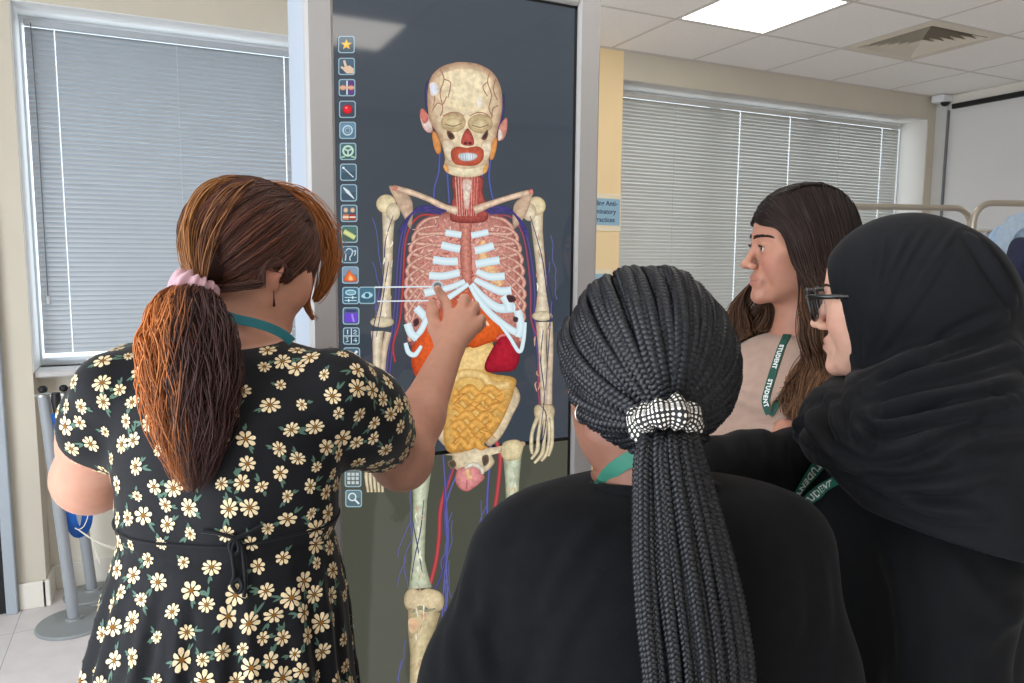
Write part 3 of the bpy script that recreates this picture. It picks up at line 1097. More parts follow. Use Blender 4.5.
# ---- soft organs
org = Art()
org.blob(cC_([(226, 170), (240, 130), (290, 90), (340, 84), (372, 100), (360, 150), (330, 190), (300, 220), (262, 240), (236, 262), (222, 225)]), (226, 96, 46), (166, 58, 28))
org.blob(cB([(190, 490), (240, 430), (290, 396), (350, 430), (400, 500), (420, 570), (320, 600), (220, 580)]), (206, 106, 70), (150, 70, 52))
org.build('liver', M_gut, disp, cols=True)
org = Art()
org.blob(cC_([(335, 165), (345, 190), (420, 175), (408, 245), (472, 262), (474, 290), (452, 350), (424, 398), (384, 432), (316, 445), (300, 400), (308, 330), (318, 260)]), (226, 186, 110), (176, 128, 62))
org.blob(cC_([(345, 195), (420, 180), (405, 240), (345, 255), (330, 230)]), (238, 206, 140), (206, 164, 96))
org.ribbon(cC_([(326, 268), (350, 252), (395, 258), (420, 282), (462, 280)]), [8, 9, 9, 11, 8], (236, 204, 140), (190, 146, 84))
for r in range(7):                                   # folds of the small bowel
    y = 296 + r * 21
    x0 = 326 - r * 1.5; x1 = 448 - max(0, r - 2) * 12
    P = [(x0 + (x1 - x0) * k / 9, y + 9 * math.sin(k * 1.7 + r * 2.1)) for k in range(10)]
    org.ribbon(cC_(P), 8.0, (232, 176, 92), (184, 126, 56))
for k in range(26):
    x, y = random.uniform(330, 430), random.uniform(285, 420)
    org.ribbon(cC_([(x, y), (x + random.uniform(-14, 14), y + 8), (x + random.uniform(-20, 20), y + 16)]), .9, (178, 120, 56), (190, 136, 70))
org.build('bowel', M_gut, disp, cols=True)
org = Art()
org.blob(cC_([(352, 112), (372, 92), (400, 86), (432, 112), (452, 146), (440, 166), (404, 180), (372, 190), (358, 176), (350, 140)]), (222, 98, 40), (170, 62, 22), off=(4, -4))
org.blob(cC_([(396, 118), (408, 126), (412, 136), (398, 132)]), (252, 220, 190), (232, 140, 84))
org.build('stomach', M_gut, disp, cols=True)
org = Art()
org.blob(cC_([(448, 152), (468, 150), (484, 175), (486, 214), (472, 244), (440, 248), (406, 248), (402, 226), (424, 184)]), (180, 34, 52), (112, 18, 34))
org.ribbon(cC_([(430, 168), (440, 160), (452, 158)]), 3, (226, 130, 120), (190, 60, 70))
org.build('spleen', M_gut, disp, cols=True)
org = Art()
org.blob(cF([(95, 205), (130, 190), (180, 185), (215, 215), (232, 250), (205, 280), (180, 300), (140, 322), (100, 305), (80, 270), (82, 230)]), (222, 148, 146), (164, 92, 92))
org.ribbon(cF([(130, 200), (170, 180), (215, 200), (222, 230)]), [3, 5, 5, 3], (226, 222, 204), (170, 158, 140)); org.ribbon(cF([(140, 205), (150, 240), (165, 250)]), 5, (236, 200, 150), (210, 150, 110)); org.ribbon(cF([(140, 260), (138, 310)]), 1.2, (170, 90, 92), (190, 110, 110))
org.build('groin_organs', M_gut, disp, cols=True)

# ---- chest: lungs seen through the ribs
lung = Art()
lung.blob(cB([(262, 142), (190, 150), (130, 180), (108, 240), (92, 330), (84, 430), (84, 520), (104, 600), (150, 545), (200, 480), (290, 400), (370, 450), (420, 540), (474, 606), (494, 520), (494, 430), (482, 330), (466, 240), (440, 180), (400, 152), (330, 142)]), (212, 150, 136), (140, 78, 72), off=(0, -20))
for k in range(260):
    x = random.uniform(110, 465); y = random.uniform(165, 470)
    if abs(x - 288) > 190 - max(0, 250 - y) * .5 or y > 420 - (100 - abs(x - 290)) * .4 + 60:
        continue
    a_ = random.uniform(0, 6.28)
    c = random.choice(((232, 190, 176), (176, 84, 78), (160, 66, 66), (222, 160, 146), (214, 196, 186)))
    L_ = random.uniform(6, 20)
    lung.ribbon(cB([(x, y), (x + L_ * .5 * math.cos(a_) + 3, y + L_ * .5 * math.sin(a_)), (x + L_ * math.cos(a_), y + L_ * math.sin(a_))]), random.uniform(.5, 1.2), c, c)
lung.ribbon(cB([(350, 240), (352, 300), (380, 350), (410, 395)]), [5, 12, 16, 10], (232, 190, 140), (212, 146, 120))
lung.build('lungs', M_flesh, disp, cols=True)
rib = Art()
outl = [(128, 184), (112, 214), (102, 250), (95, 288), (90, 328), (86, 368), (84, 408), (84, 448), (86, 488), (92, 528)]
for sd in (0, 1):
    for k, (ox, oy) in enumerate(outl):
        mx_ = (lambda v: v) if not sd else (lambda v: 578 - v)
        fx = [222, 206, 184, 168, 150, 138, 126, 110, 100, 98][k]
        fy = [216, 258, 308, 360, 418, 452, 478, 524, 556, 584][k]
        top = [(200 - k * 7, 160 + k * 31), (ox + 30 - k * 1.6, oy - 14)]
        P = [(mx_(x), y) for x, y in top + [(ox + 2, oy + 12), (ox + 6 + k * .6, oy + 34), ((ox + fx) / 2 + 4, (oy + fy) / 2 + 18), (fx + 4, fy)]]
        rib.ribbon(cB(P), [2.0, 3.2, 4.2, 4.4, 4.4, 5.2], (226, 180, 162), (146, 82, 76))
rib.ribbon(cB([(270, 150), (290, 152), (318, 150)]), 6, (222, 160, 140), (170, 100, 90))
rib.ribbon(cB([(292, 150), (290, 220), (292, 300), (296, 390)]), [15, 11, 12, 9], (206, 138, 120), (156, 84, 80))
rib.build('ribs', M_flesh, disp, cols=True)
crt = Art()
CW, CWE = (226, 242, 248), (170, 204, 216)
for pts, w in (([(222, 214), (250, 218), (276, 222)], 6.4), ([(208, 256), (240, 264), (272, 270)], 7.6), ([(180, 306), (222, 312), (264, 312)], 7.8), ([(166, 360), (215, 362), (270, 350)], 7.4), ([(150, 420), (190, 412), (240, 400), (288, 380)], [8, 7, 6, 5]),
               ([(226, 440), (262, 416), (300, 390)], [6, 5, 4]), ([(122, 470), (150, 500), (165, 520)], [8, 8, 6]), ([(160, 500), (140, 545), (110, 580)], [6, 6, 5]), ([(92, 524), (105, 558), (128, 572)], [8, 8, 7]), ([(86, 590), (96, 622), (118, 630), (140, 600)], [4, 5, 5, 3]),
               ([(310, 224), (340, 218), (368, 212)], 6.2), ([(322, 276), (355, 268), (386, 258)], 7.6), ([(325, 322), (365, 314), (406, 308)], 7.8), ([(328, 346), (372, 364), (424, 362)], [6, 7.6, 7.4]), ([(322, 374), (370, 398), (410, 414), (446, 410)], [5, 7, 8, 8]),
               ([(312, 388), (350, 432), (400, 470), (460, 470)], [4, 6, 9, 9]), ([(306, 394), (340, 450), (390, 504), (450, 548), (486, 560)], [4, 6, 7, 7, 6]), ([(420, 430), (436, 455), (440, 480)], [9, 9, 9]), ([(468, 480), (478, 530), (468, 570)], [8, 8, 6]), ([(404, 520), (440, 570), (474, 620), (488, 580), (494, 520)], [3, 3.5, 4, 4, 3])):
    crt.ribbon(cB(pts), w, CW, CWE, prof=.7)
crt.blob(cB([(430, 428), (456, 430), (462, 446), (440, 452)]), (60, 44, 48), (120, 70, 70)); crt.blob(cB([(455, 500), (470, 505), (466, 520), (452, 516)]), (60, 44, 48), (120, 100, 100)); crt.blob(cB([(112, 515), (128, 505), (132, 525), (116, 535)]), (60, 44, 48), (120, 70, 70))
crt.build('rib_cartilages', M_line, disp, cols=True)
# neck, collar bones
nk = Art()
nk.blob(cA([(203, 515), (306, 515), (312, 580), (330, 640), (318, 690), (200, 690), (190, 650), (200, 590)]), (190, 92, 82), (120, 50, 48), off=(0, -10))
for k in range(10):
    x = 208 + k * 10.5
    nk.ribbon(cA([(x, 520), (x + (255 - x) * .1, 590), (x + (255 - x) * .2, 668)]), .9, random.choice(((222, 150, 136), (140, 52, 52), (232, 200, 184))), (170, 80, 74))
nk.blob(cA([(236, 530), (270, 530), (266, 580), (258, 640), (244, 640), (236, 580)]), (226, 210, 196), (190, 120, 106)); nk.disc(400 + 248 / 3.793, 40 + 590 / 3.793, 2.6, 6, (236, 226, 206), (206, 170, 150))
nk.build('neck_muscles', M_flesh, disp, cols=True)
clv = Art()
clv.ribbon(cB([(262, 140), (220, 128), (160, 98), (100, 76), (42, 60)]), [9, 6.5, 5.5, 6, 5], (232, 206, 180), (168, 132, 108)); clv.ribbon(cB([(320, 138), (370, 118), (430, 98), (480, 84), (518, 74)]), [9, 6.5, 5.5, 6, 5], (232, 206, 180), (168, 132, 108))
clv.ribbon(cB([(42, 60), (58, 66)]), 4.5, (214, 140, 120), (170, 100, 90), 3); clv.ribbon(cB([(505, 76), (520, 72)]), 4.5, (214, 140, 120), (170, 100, 90), 3)
for dx in (0, 2.6, 5.2):
    clv.ribbon([(446 - dx, 211 + dx * .6), (424 - dx, 206 + dx), (412 - dx, 213 + dx), (404 - dx, 228 + dx)], 1.9, (78, 70, 138), (38, 34, 84)); clv.ribbon([(484 + dx, 211 + dx * .6), (504 + dx, 207 + dx), (516 + dx, 217 + dx), (523 + dx, 232 + dx)], 1.9, (78, 70, 138), (38, 34, 84))
clv.build('collar_bones', M_bone, disp, cols=True)
# skull
sk = Art()
sk.blob(cA([(300, 300), (378, 240), (392, 200), (394, 260), (384, 320), (362, 350)]), (76, 70, 128), (40, 38, 80)); sk.blob(cA([(95, 190), (108, 160), (120, 300), (100, 260)]), (84, 72, 120), (40, 38, 80))
sk.blob(cA([(78, 262), (92, 268), (112, 300), (122, 345), (104, 352), (84, 330), (74, 290)]), (226, 214, 204), (188, 120, 112)); sk.blob(cA([(78, 262), (92, 268), (106, 300), (90, 318), (76, 290)]), (214, 126, 112), (170, 84, 80))
sk.blob(cA([(404, 298), (390, 304), (374, 330), (368, 370), (384, 382), (402, 352)]), (214, 150, 134), (170, 90, 84)); sk.blob(cA([(372, 340), (384, 346), (386, 372), (370, 382)]), (232, 222, 210), (190, 150, 140))
sk.blob(cA([(107, 290), (102, 210), (114, 145), (150, 106), (200, 88), (245, 85), (300, 95), (350, 125), (378, 175), (386, 235), (380, 296), (368, 340), (356, 396), (336, 440), (332, 488), (300, 515), (245, 522), (190, 510), (165, 485), (168, 450), (158, 405), (136, 350), (118, 322)]), (232, 214, 178), (168, 130, 104), off=(0, -14))
sk.blob(cA([(150, 140), (200, 115), (260, 112), (320, 130), (345, 170), (300, 250), (245, 270), (190, 250), (160, 200)]), (236, 220, 184), (228, 208, 170))
for P in ([(150, 110), (165, 150), (150, 200), (160, 260), (150, 290)], [(165, 150), (190, 165), (180, 220)], [(340, 120), (330, 160), (345, 210), (335, 260), (350, 290)], [(330, 160), (312, 180), (330, 215)], [(120, 270), (140, 240), (160, 245), (175, 215)], [(115, 200), (130, 215), (125, 250)], [(360, 150), (352, 190), (368, 230)], [(370, 250), (350, 262), (345, 300)], [(240, 290), (220, 278), (190, 276), (160, 290)], [(262, 290), (290, 276), (320, 280), (345, 300)]):
    sk.ribbon(cA(P), 1.0, (150, 96, 78), (176, 130, 106))
sk.blob(cA([(112, 165), (140, 168), (142, 205), (116, 210)]), (214, 222, 236), (226, 206, 180)); sk.blob(cA([(292, 218), (306, 218), (308, 252), (292, 256)]), (240, 236, 228), (232, 214, 180))
for cx, cy in ((200, 314), (302, 318)):
    sk.disc(400 + cx / 3.793, 40 + cy / 3.793, 12.5, 9.5, (208, 188, 146), (168, 138, 100)); sk.disc(400 + cx / 3.793, 40 + (cy + 4) / 3.793, 8.5, 5.5, (216, 198, 156), (178, 150, 112))
    sk.ribbon(cA([(cx - 30, cy + 6), (cx, cy + 14), (cx + 30, cy + 4)]), .9, (120, 88, 66), (140, 110, 84))
sk.blob(cA([(176, 345), (196, 352), (206, 372), (190, 380), (178, 365)]), (60, 44, 40), (150, 112, 90)); sk.blob(cA([(330, 340), (316, 356), (306, 376), (322, 380), (332, 362)]), (60, 44, 40), (150, 112, 90))
sk.blob(cA([(120, 352), (134, 352), (152, 395), (152, 428), (136, 430), (124, 395)]), (218, 150, 86), (176, 106, 56)); sk.blob(cA([(366, 372), (352, 380), (338, 420), (338, 452), (352, 450), (364, 410)]), (218, 150, 86), (176, 106, 56))
sk.blob(cA([(160, 382), (196, 384), (206, 420), (190, 462), (170, 440)]), (232, 218, 190), (180, 146, 118)); sk.blob(cA([(344, 384), (312, 386), (304, 420), (318, 462), (338, 440)]), (232, 218, 190), (180, 146, 118))
sk.blob(cA([(254, 336), (268, 352), (278, 380), (276, 398), (254, 402), (232, 396), (230, 380), (240, 352)]), (186, 84, 74), (140, 58, 54)); sk.disc(400 + 246 / 3.793, 40 + 392 / 3.793, 1.8, 1.4, (96, 34, 34), (120, 46, 46)); sk.disc(400 + 263 / 3.793, 40 + 392 / 3.793, 1.8, 1.4, (96, 34, 34), (120, 46, 46))
sk.blob(cA([(192, 420), (215, 405), (252, 410), (290, 404), (314, 420), (312, 452), (290, 474), (250, 478), (210, 472), (194, 452)]), (200, 96, 70), (156, 62, 44))
sk.blob(cA([(222, 432), (252, 428), (286, 432), (290, 446), (270, 458), (238, 460), (220, 448)]), (216, 232, 240), (170, 150, 150), 3)
for k in range(7):
    x = 228 + k * 9
    sk.ribbon(cA([(x, 432), (x, 458)]), .35, (140, 120, 130), (140, 120, 130), 2)
sk.blob(cA([(165, 474), (200, 484), (252, 488), (300, 484), (330, 474), (326, 500), (298, 516), (245, 522), (192, 512), (168, 494)]), (236, 224, 190), (190, 160, 126))
sk.blob(cA([(165, 474), (180, 480), (182, 504), (168, 496)]), (222, 160, 90), (200, 140, 90)); sk.blob(cA([(330, 474), (316, 480), (312, 508), (326, 500)]), (222, 160, 90), (200, 140, 90))
sk.build('skull', M_bone, disp, cols=True)

# ---- interface: touch lines and the column of icons
ui = Art()
WHT = (222, 230, 238)
ui.ribbon([(374, 287.2), (437, 286.5)], 1.5, WHT, WHT, 1, False); ui.ribbon([(377, 301.2), (428, 300.6)], 1.3, WHT, WHT, 1, False)
ui.ring(437, 286, 5, 4.6, 1.6, (190, 200, 208)); ui.disc(437, 286, 4, 3.7, (96, 108, 112), (130, 140, 146))
ui.build('touch_marker', M_line, disp, cols=True)

def icon(name, cx, cy, draw, base=(66, 88, 104), hs=(8.3, 8.6)):
    a = Art()
    def rr(k, r):
        P = []
        for sx, sy, a0 in ((1, -1, -90), (1, 1, 0), (-1, 1, 90), (-1, -1, 180)):
            for t in (0, 30, 60, 90):
                an = math.radians(a0 + t)
                P.append((cx + sx * (hs[0] * k - r) + r * math.cos(an), cy + sy * (hs[1] * k - r) + r * math.sin(an)))
        return P
    a.flat(rr(1.0, 2.4), (156, 186, 200)); a.flat(rr(.88, 2.0), base)
    a.flat([(cx - 7 * hs[0] / 8.3, cy - 7 * hs[1] / 8.6), (cx + 7 * hs[0] / 8.3, cy - 7 * hs[1] / 8.6), (cx + 7 * hs[0] / 8.3, cy - 1), (cx - 7 * hs[0] / 8.3, cy + 1)], tuple(min(255, int(v * 1.18)) for v in base))
    draw(a, cx, cy)
    return a.build(name, M_icon, disp, cols=True)
def star(a, x, y):
    a.flat([(x + (5.6 if k % 2 == 0 else 2.5) * math.sin(k * math.pi / 5), y - (5.6 if k % 2 == 0 else 2.5) * math.cos(k * math.pi / 5)) for k in range(10)], (246, 190, 52)); a.disc(x - .6, y - .4, 1.8, 1.6, (252, 220, 110), (246, 190, 52))
def hand_i(a, x, y):
    sk_ = (226, 196, 170)
    a.flat([(x - 3, y + 1), (x + 3, y - 1), (x + 7, y + 2), (x + 7, y + 7), (x, y + 7), (x - 3, y + 4)], sk_); a.ribbon([(x - 2.5, y - 6), (x - .5, y + 1)], 2.4, sk_, sk_, 1, False); a.ribbon([(x - 5.5, y + .5), (x - 2, y + 3)], 2.2, sk_, sk_, 1, False)
def mirror_i(a, x, y):
    a.flat([(x + 1, y - 7), (x + 7, y - 7), (x + 7, y + 7), (x + 1, y + 7)], (96, 70, 130)); a.flat([(x - .7, y - 7), (x + .7, y - 7), (x + .7, y + 7), (x - .7, y + 7)], (220, 226, 232)); a.disc(x - 4, y, 3.4, 2.6, (230, 176, 140), (190, 120, 90)); a.disc(x + 4, y, 3.4, 2.6, (230, 150, 130), (170, 90, 90)); a.ribbon([(x - 7, y), (x + 7, y)], 2, (226, 190, 160), (210, 150, 120), 1, False)
def rec_i(a, x, y):
    a.disc(x, y, 4.8, 4.6, (236, 40, 52), (150, 14, 24)); a.disc(x - 1.2, y - 1.6, 1.4, 1.1, (250, 150, 150), (236, 60, 70))
def circ_i(a, x, y):
    a.ring(x, y, 4.6, 4.6, 1.4, (190, 212, 224)); a.ring(x, y, 2.4, 2.4, 1.0, (150, 176, 190)); a.disc(x, y, 1.4, 1.4, (110, 136, 150), (84, 108, 122))
def wheel_i(a, x, y):
    a.ring(x, y - .5, 4.8, 4.8, 1.9, (196, 222, 206))
    for an in (90, 210, 330):
        a.ribbon([(x, y - .5), (x + 4.6 * math.cos(math.radians(an)), y - .5 + 4.6 * math.sin(math.radians(an)))], 1.4, (196, 222, 206), (196, 222, 206), 1, False)
    a.ribbon([(x - 7, y + 6), (x - 3, y + 5)], 1.6, (160, 206, 170), (160, 206, 170), 1, False); a.ribbon([(x + 7, y + 6), (x + 3, y + 5)], 1.6, (160, 206, 170), (160, 206, 170), 1, False)
def needle_i(a, x, y):
    a.ribbon([(x - 4.5, y - 4), (x + 5, y + 5)], 1.1, (206, 220, 228), (206, 220, 228), 1, False); a.disc(x - 5, y - 4.4, 1.3, 1.2, (230, 240, 244), (180, 200, 210))
def blade_i(a, x, y):
    a.ribbon([(x - 5.5, y - 5.5), (x - 1, y - 1), (x + 5.5, y + 6)], [1, 3.4, .6], (226, 234, 238), (190, 206, 214), 4)
def people_i(a, x, y):
    for dx in (-3.4, 3.4):
        a.disc(x + dx, y - 3.2, 2.3, 2.6, (226, 196, 166), (170, 120, 90)); a.flat([(x + dx - 3, y + 1), (x + dx + 3, y + 1), (x + dx + 3, y + 6.5), (x + dx - 3, y + 6.5)], (206, 130, 92) if dx < 0 else (170, 60, 50)); a.flat([(x + dx - 3, y + 3), (x + dx + 3, y + 3), (x + dx + 3, y + 4.6), (x + dx - 3, y + 4.6)], (240, 222, 200))
def ruler_i(a, x, y):
    a.ribbon([(x - 5.5, y - 2.8), (x + 5.5, y + 3.6)], 5, (220, 226, 156), (176, 184, 110), 1, False)
def head_i(a, x, y):
    c = (190, 208, 216)
    a.ribbon([(x - 4.5, y + 6), (x - 4, y + 1), (x - 4.6, y - 3), (x - 1, y - 6), (x + 2.5, y - 4), (x + 2, y), (x, y + 3), (x + .5, y + 6)], 1.2, c, c); a.ribbon([(x + 3.6, y - 3), (x + 5.6, y - 4), (x + 5.4, y - 1), (x + 4.4, y + 1)], 1.1, c, c)
def flame_i(a, x, y):
    a.blob([(x - 6, y + 6), (x - 4, y - 1), (x - 1, y - 5), (x + 1, y - 2), (x + 5, y + 1), (x + 6, y + 6)], (236, 130, 70), (190, 50, 36)); a.blob([(x - 2, y + 5), (x, y), (x + 3, y + 5)], (246, 206, 140), (236, 120, 70))
def slide_i(a, x, y):
    c = (196, 224, 232)
    a.disc(x, y - 3, 5, 2.4, (120, 170, 190), (86, 130, 150)); a.ring(x, y - 3, 5, 2.4, 1, c)
    for dy, dx in ((2, 2), (5, -2)):
        a.ribbon([(x - 6, y + dy), (x + 6, y + dy)], .9, c, c, 1, False); a.ribbon([(x + dx, y + dy - 1.6), (x + dx, y + dy + 1.6)], 1.4, c, c, 1, False)
def eye_i(a, x, y):
    c = (196, 230, 240)
    a.blob([(x - 6, y + 1), (x - 2, y - 3), (x + 3, y - 3), (x + 6, y), (x + 2, y + 3), (x - 3, y + 3)], (190, 224, 234), (130, 180, 200)); a.disc(x, y, 2.4, 2.4, (40, 92, 116), (70, 130, 150))
def book_i(a, x, y):
    a.flat([(x - 6.5, y - 3), (x + 6.5, y - 3), (x + 6.5, y + 6.5), (x - 6.5, y + 6.5)], (112, 78, 206)); a.ribbon([(x - 5, y - 5), (x + 5, y - 5)], 2, (70, 66, 120), (60, 60, 100), 1, False); a.ribbon([(x + 1, y - 2), (x + 2, y + 3), (x + 3, y + 6)], 2.2, (170, 150, 236), (140, 110, 220))
def nums_i(a, x, y):
    c = (206, 226, 234)
    a.ribbon([(x, y - 7.5), (x, y + 7.5)], .9, c, c, 1, False); a.ribbon([(x - 7.5, y), (x + 7.5, y)], .9, c, c, 1, False)
    a.ribbon([(x - 4.6, y - 5.4), (x - 3.6, y - 6.2), (x - 3.8, y - 1.8)], 1, c, c, 1, False); a.ribbon([(x + 2, y - 5), (x + 4, y - 6), (x + 5.4, y - 4.8), (x + 2, y - 2), (x + 5.6, y - 2)], .9, c, c, 1, False)
    a.ribbon([(x - 5.6, y + 1.8), (x - 3, y + 1.8), (x - 4.4, y + 3.6), (x - 2.8, y + 4.8), (x - 5.6, y + 6)], .9, c, c, 1, False); a.ribbon([(x + 4.6, y + 6.2), (x + 4.6, y + 1.8), (x + 2, y + 4.6), (x + 5.8, y + 4.6)], .9, c, c, 1, False)
def pen_i(a, x, y):
    a.ribbon([(x + 5.5, y - 5), (x, y + .5), (x - 4.5, y + 5)], [2.6, 2.2, .6], (232, 240, 244), (200, 214, 220), 2)
def grid_i(a, x, y):
    c = (196, 206, 206)
    for dx in (-4.2, 0, 4.2):
        for dy in (-4.2, 0, 4.2):
            a.flat([(x + dx - 1.5, y + dy - 1.5), (x + dx + 1.5, y + dy - 1.5), (x + dx + 1.5, y + dy + 1.5), (x + dx - 1.5, y + dy + 1.5)], c)
def mag_i(a, x, y):
    c = (220, 232, 238)
    a.ring(x - 1.4, y - 1.6, 3.6, 3.6, 1.3, c); a.ribbon([(x + 1.4, y + 1.4), (x + 5.4, y + 5.4)], 1.9, c, c, 1, False)
for nm, cx, cy, fn, *bs in (('star_icon', 346, 45, star), ('pointing_hand_icon', 346.2, 66.8, hand_i), ('mirror_icon', 346.6, 88, mirror_i), ('record_icon', 347, 109.6, rec_i, (70, 76, 92)), ('camera_icon', 347.2, 130.6, circ_i, (92, 122, 144)), ('wheel_icon', 347.6, 151.6, wheel_i, (70, 100, 100)),
                            ('needle_icon', 348, 172.4, needle_i), ('blade_icon', 348.3, 193, blade_i), ('figures_icon', 348.7, 213.4, people_i), ('ruler_icon', 349, 234.2, ruler_i, (70, 100, 92)), ('head_icon', 349.4, 254.6, head_i), ('organ_icon', 349.9, 275, flame_i, (110, 130, 150)),
                            ('slider_icon', 350.2, 295.4, slide_i, (60, 96, 116)), ('eye_icon', 366.6, 295.2, eye_i, (60, 96, 116)), ('layer_icon', 350.6, 315.8, book_i), ('number_grid_icon', 350.9, 335.8, nums_i, (56, 76, 92)), ('pen_icon', 351.3, 355.8, pen_i), ('tile_icon', 352.6, 478, grid_i, (96, 106, 104)), ('magnifier_icon', 353.2, 498, mag_i, (90, 112, 118))):
    icon(nm, cx, cy, fn, *bs)
# ================================================================== people: shared builders
from mathutils.bvhtree import BVHTree

def mk_skin(name, rough=.5):
    return mat(name, attr=True, rough=rough, spec=.35, sss=.25, noise=.05, nscale=55, bump=.06, bscale=420)

M_skin = mk_skin('skin')
M_hair = mat('hair', attr=True, rough=.5, spec=.28)
M_eye = mat('eye', attr=True, rough=.1, spec=.6)


def grid_for(lo, hi, h, boxes):
    """boxes: (centre, half size, spacing)"""
    out = []
    for a in range(3):
        dn = [(c[a] - (r[a] if hasattr(r, '__len__') else r), c[a] + (r[a] if hasattr(r, '__len__') else r), q) for c, r, q in boxes]
        out.append(axis_grid(lo[a], hi[a], h, dn))
    return out


def head_frame(C, yaw, pitch=0.0, roll=0.0, s=1.0):
    M = rotz(yaw) @ rotx(pitch) @ roty(roll)
    C = np.asarray(C, float)
    class Hd: pass
    o = Hd()
    o.C, o.M, o.s = C, M, s
    o.w = lambda p: C + M @ (np.asarray(p, float) * s)
    o.l = lambda V: ((np.asarray(V) - C) @ M) / s
    return o


def add_head(F, h, wide=1.0, nose=1.0, neck=None, neck_r=(.052, .058), ears=True, chub=0.0):
    s, M = h.s, h.M
    def E(c, r, k=.01, mode='u', R=None):
        F.ell(h.w(c), np.asarray(r) * s, M if R is None else M @ R, k * s, mode)
    def Cp(a, b, ra, rb, k=.01, mode='u'):
        F.cap(h.w(a), h.w(b), ra * s, rb * s, k * s, mode)
    wd = wide
    E((0, -.015, .030), (.076 * wd, .097, .090), 0)
    E((0, .026, .040), (.062 * wd, .060, .062), .02)
    E((0, .026, -.030), ((.055 + chub) * wd, .053, .076), .025)
    for x in (-1, 1):
        Cp((x * .052 * wd, -.004, -.048), (x * .026, .052, -.088), .017 + chub, .012 + chub, .022)
        Cp((x * .026, .052, -.088), (0, .071, -.096), .012 + chub, .0125, .018)
        E((x * (.038 + chub * .5), .060, -.022), (.020 + chub, .018 + chub * .5, .022 + chub), .022)
        Cp((x * .047, .060, .022), (x * .014, .0785, .022), .010, .009, .014)
        E((x * .056, .040, -.002), (.016, .024, .014), .02)
        E((x * .046 * wd, .030, -.045), (.018, .034, .036), .025)
    E((0, .079, -.096), (.013, .011, .011), .012)
    E((0, .078, -.062), (.024, .012, .020), .016)
    # nose
    Cp((0, .080, .016), (0, .1015, -.027), .0062 * nose, .0078 * nose, .011)
    E((0, .1050 + .003 * (nose - 1), -.0315), (.0085 * nose, .0090 * nose, .0078), .006)
    for x in (-1, 1):
        E((x * .0112 * nose, .0930, -.0350), (.0062 * nose, .0095, .0066), .006)
    # sockets, lids
    for x in (-1, 1):
        E((x * .033, .098, .005), (.018, .016, .011), .012, 's')
        E((x * .032, .0745, .004), (.0148, .0142, .0138), .004)
        E((x * .032, .0880, .0022), (.0138, .0078, .0052), .0015, 's')
    # lips
    for x in (-1, 1):
        Cp((x * .004, .0905, -.0570), (x * .023, .0785, -.0620), .0046, .0026, .005)
        Cp((0, .0895, -.0685), (x * .020, .0785, -.0645), .0054, .0028, .005)
        Cp((0, .0965, -.0625), (x * .020, .0835, -.0628), .0015, .0012, .003, 's')
        E((x * .0056, .0985, -.0405), (.0032, .0045, .0026), .002, 's')
    if ears:
        for x in (-1, 1):
            R = rotz(x * -.35) @ rotx(-.15)
            E((x * .079 * wd, -.012, -.004), (.0065, .019, .032), .006, 'u', R)
            E((x * .084 * wd, -.008, .002), (.006, .011, .018), .004, 's', R)
            E((x * .078 * wd, -.002, -.030), (.0055, .009, .010), .006)
    if neck is not None:
        F.cap(h.w((0, -.020, -.055)), neck, neck_r[0], neck_r[1], .035)


def skin_cols(V, h, base, lip, blush=None, heads=True):
    c = np.tile(np.array(lin(base)), (len(V), 1))
    L = h.l(V)
    def spot(p, r, col, amt):
        d = np.sqrt((((L - np.array(p)) / np.array(r)) ** 2).sum(1))
        t = np.clip(1.25 - d, 0, 1)[:, None] * amt
        return t, np.array(lin(col))
    spots = [((0, .092, -.0575), (.021, .022, .0046), lip, .9), ((0, .090, -.0675), (.018, .022, .0054), lip, .85), ((0, .093, -.0626), (.021, .018, .0014), tuple(v * .45 for v in lip), .9)]
    if blush:
        for x in (-1, 1):
            spots.append(((x * .042, .06, -.03), (.03, .04, .028), blush, .45))
            spots.append(((x * .085, -.01, 0), (.015, .03, .04), blush, .5))
    for x in (-1, 1):
        spots.append(((x * .032, .088, .0085), (.016, .02, .0035), tuple(v * .55 for v in base), .6))
        spots.append(((x * .032, .088, -.002), (.014, .02, .003), tuple(v * .72 for v in base), .4))
    for p, r, col, amt in spots:
        t, k = spot(p, r, col, amt)
        c = c * (1 - t) + k * t
    return c


def add_eyes(h, parent, iris=(70, 46, 30)):
    for x in (-1, 1):
        n, m_ = 24, 16
        vs, cs, fs = [], [], []
        for j in range(m_ + 1):
            ph = math.pi * j / m_
            for i in range(n):
                a = 2 * math.pi * i / n
                p = np.array([math.sin(ph) * math.cos(a), math.cos(ph), math.sin(ph) * math.sin(a)])
                vs.append(h.w(np.array([x * .032, .0730, .0030]) + p * .0128))
                cs.append(lin((12, 10, 10)) if ph < .2 else lin(iris) if ph < .50 else lin((206, 198, 192)))
        for j in range(m_):
            for i in range(n):
                i2 = (i + 1) % n
                fs.append((j * n + i, j * n + i2, (j + 1) * n + i2, (j + 1) * n + i))
        mkobj('eye', vs, fs, M_eye, parent, cs)


def add_brows(h, parent, col, thick=1.0):
    for x in (-1, 1):
        items = []
        for k in range(90):
            t = random.random()
            px = .010 + .042 * t
            z0 = .0245 + .007 * math.sin(t * 2.2) - .004 * t + random.uniform(-.0022, .0022) * (1 - .5 * t) * thick
            y0 = .0945 - .62 * max(0, px - .012) * (.5 + px * 9) - .001
            p0 = np.array([x * px, y0, z0])
            d = np.array([x * .9, -.45, .25 - .6 * t]) * .007
            items.append((np.array([h.w(p0), h.w(p0 + d * .5 + np.array([0, .0006, 0])), h.w(p0 + d)]), [.0007 * thick, .0007 * thick, .0003], lin(tuple(np.array(col) * random.uniform(.8, 1.2)))))
        strands('eyebrow', items, M_hair, parent, 3)


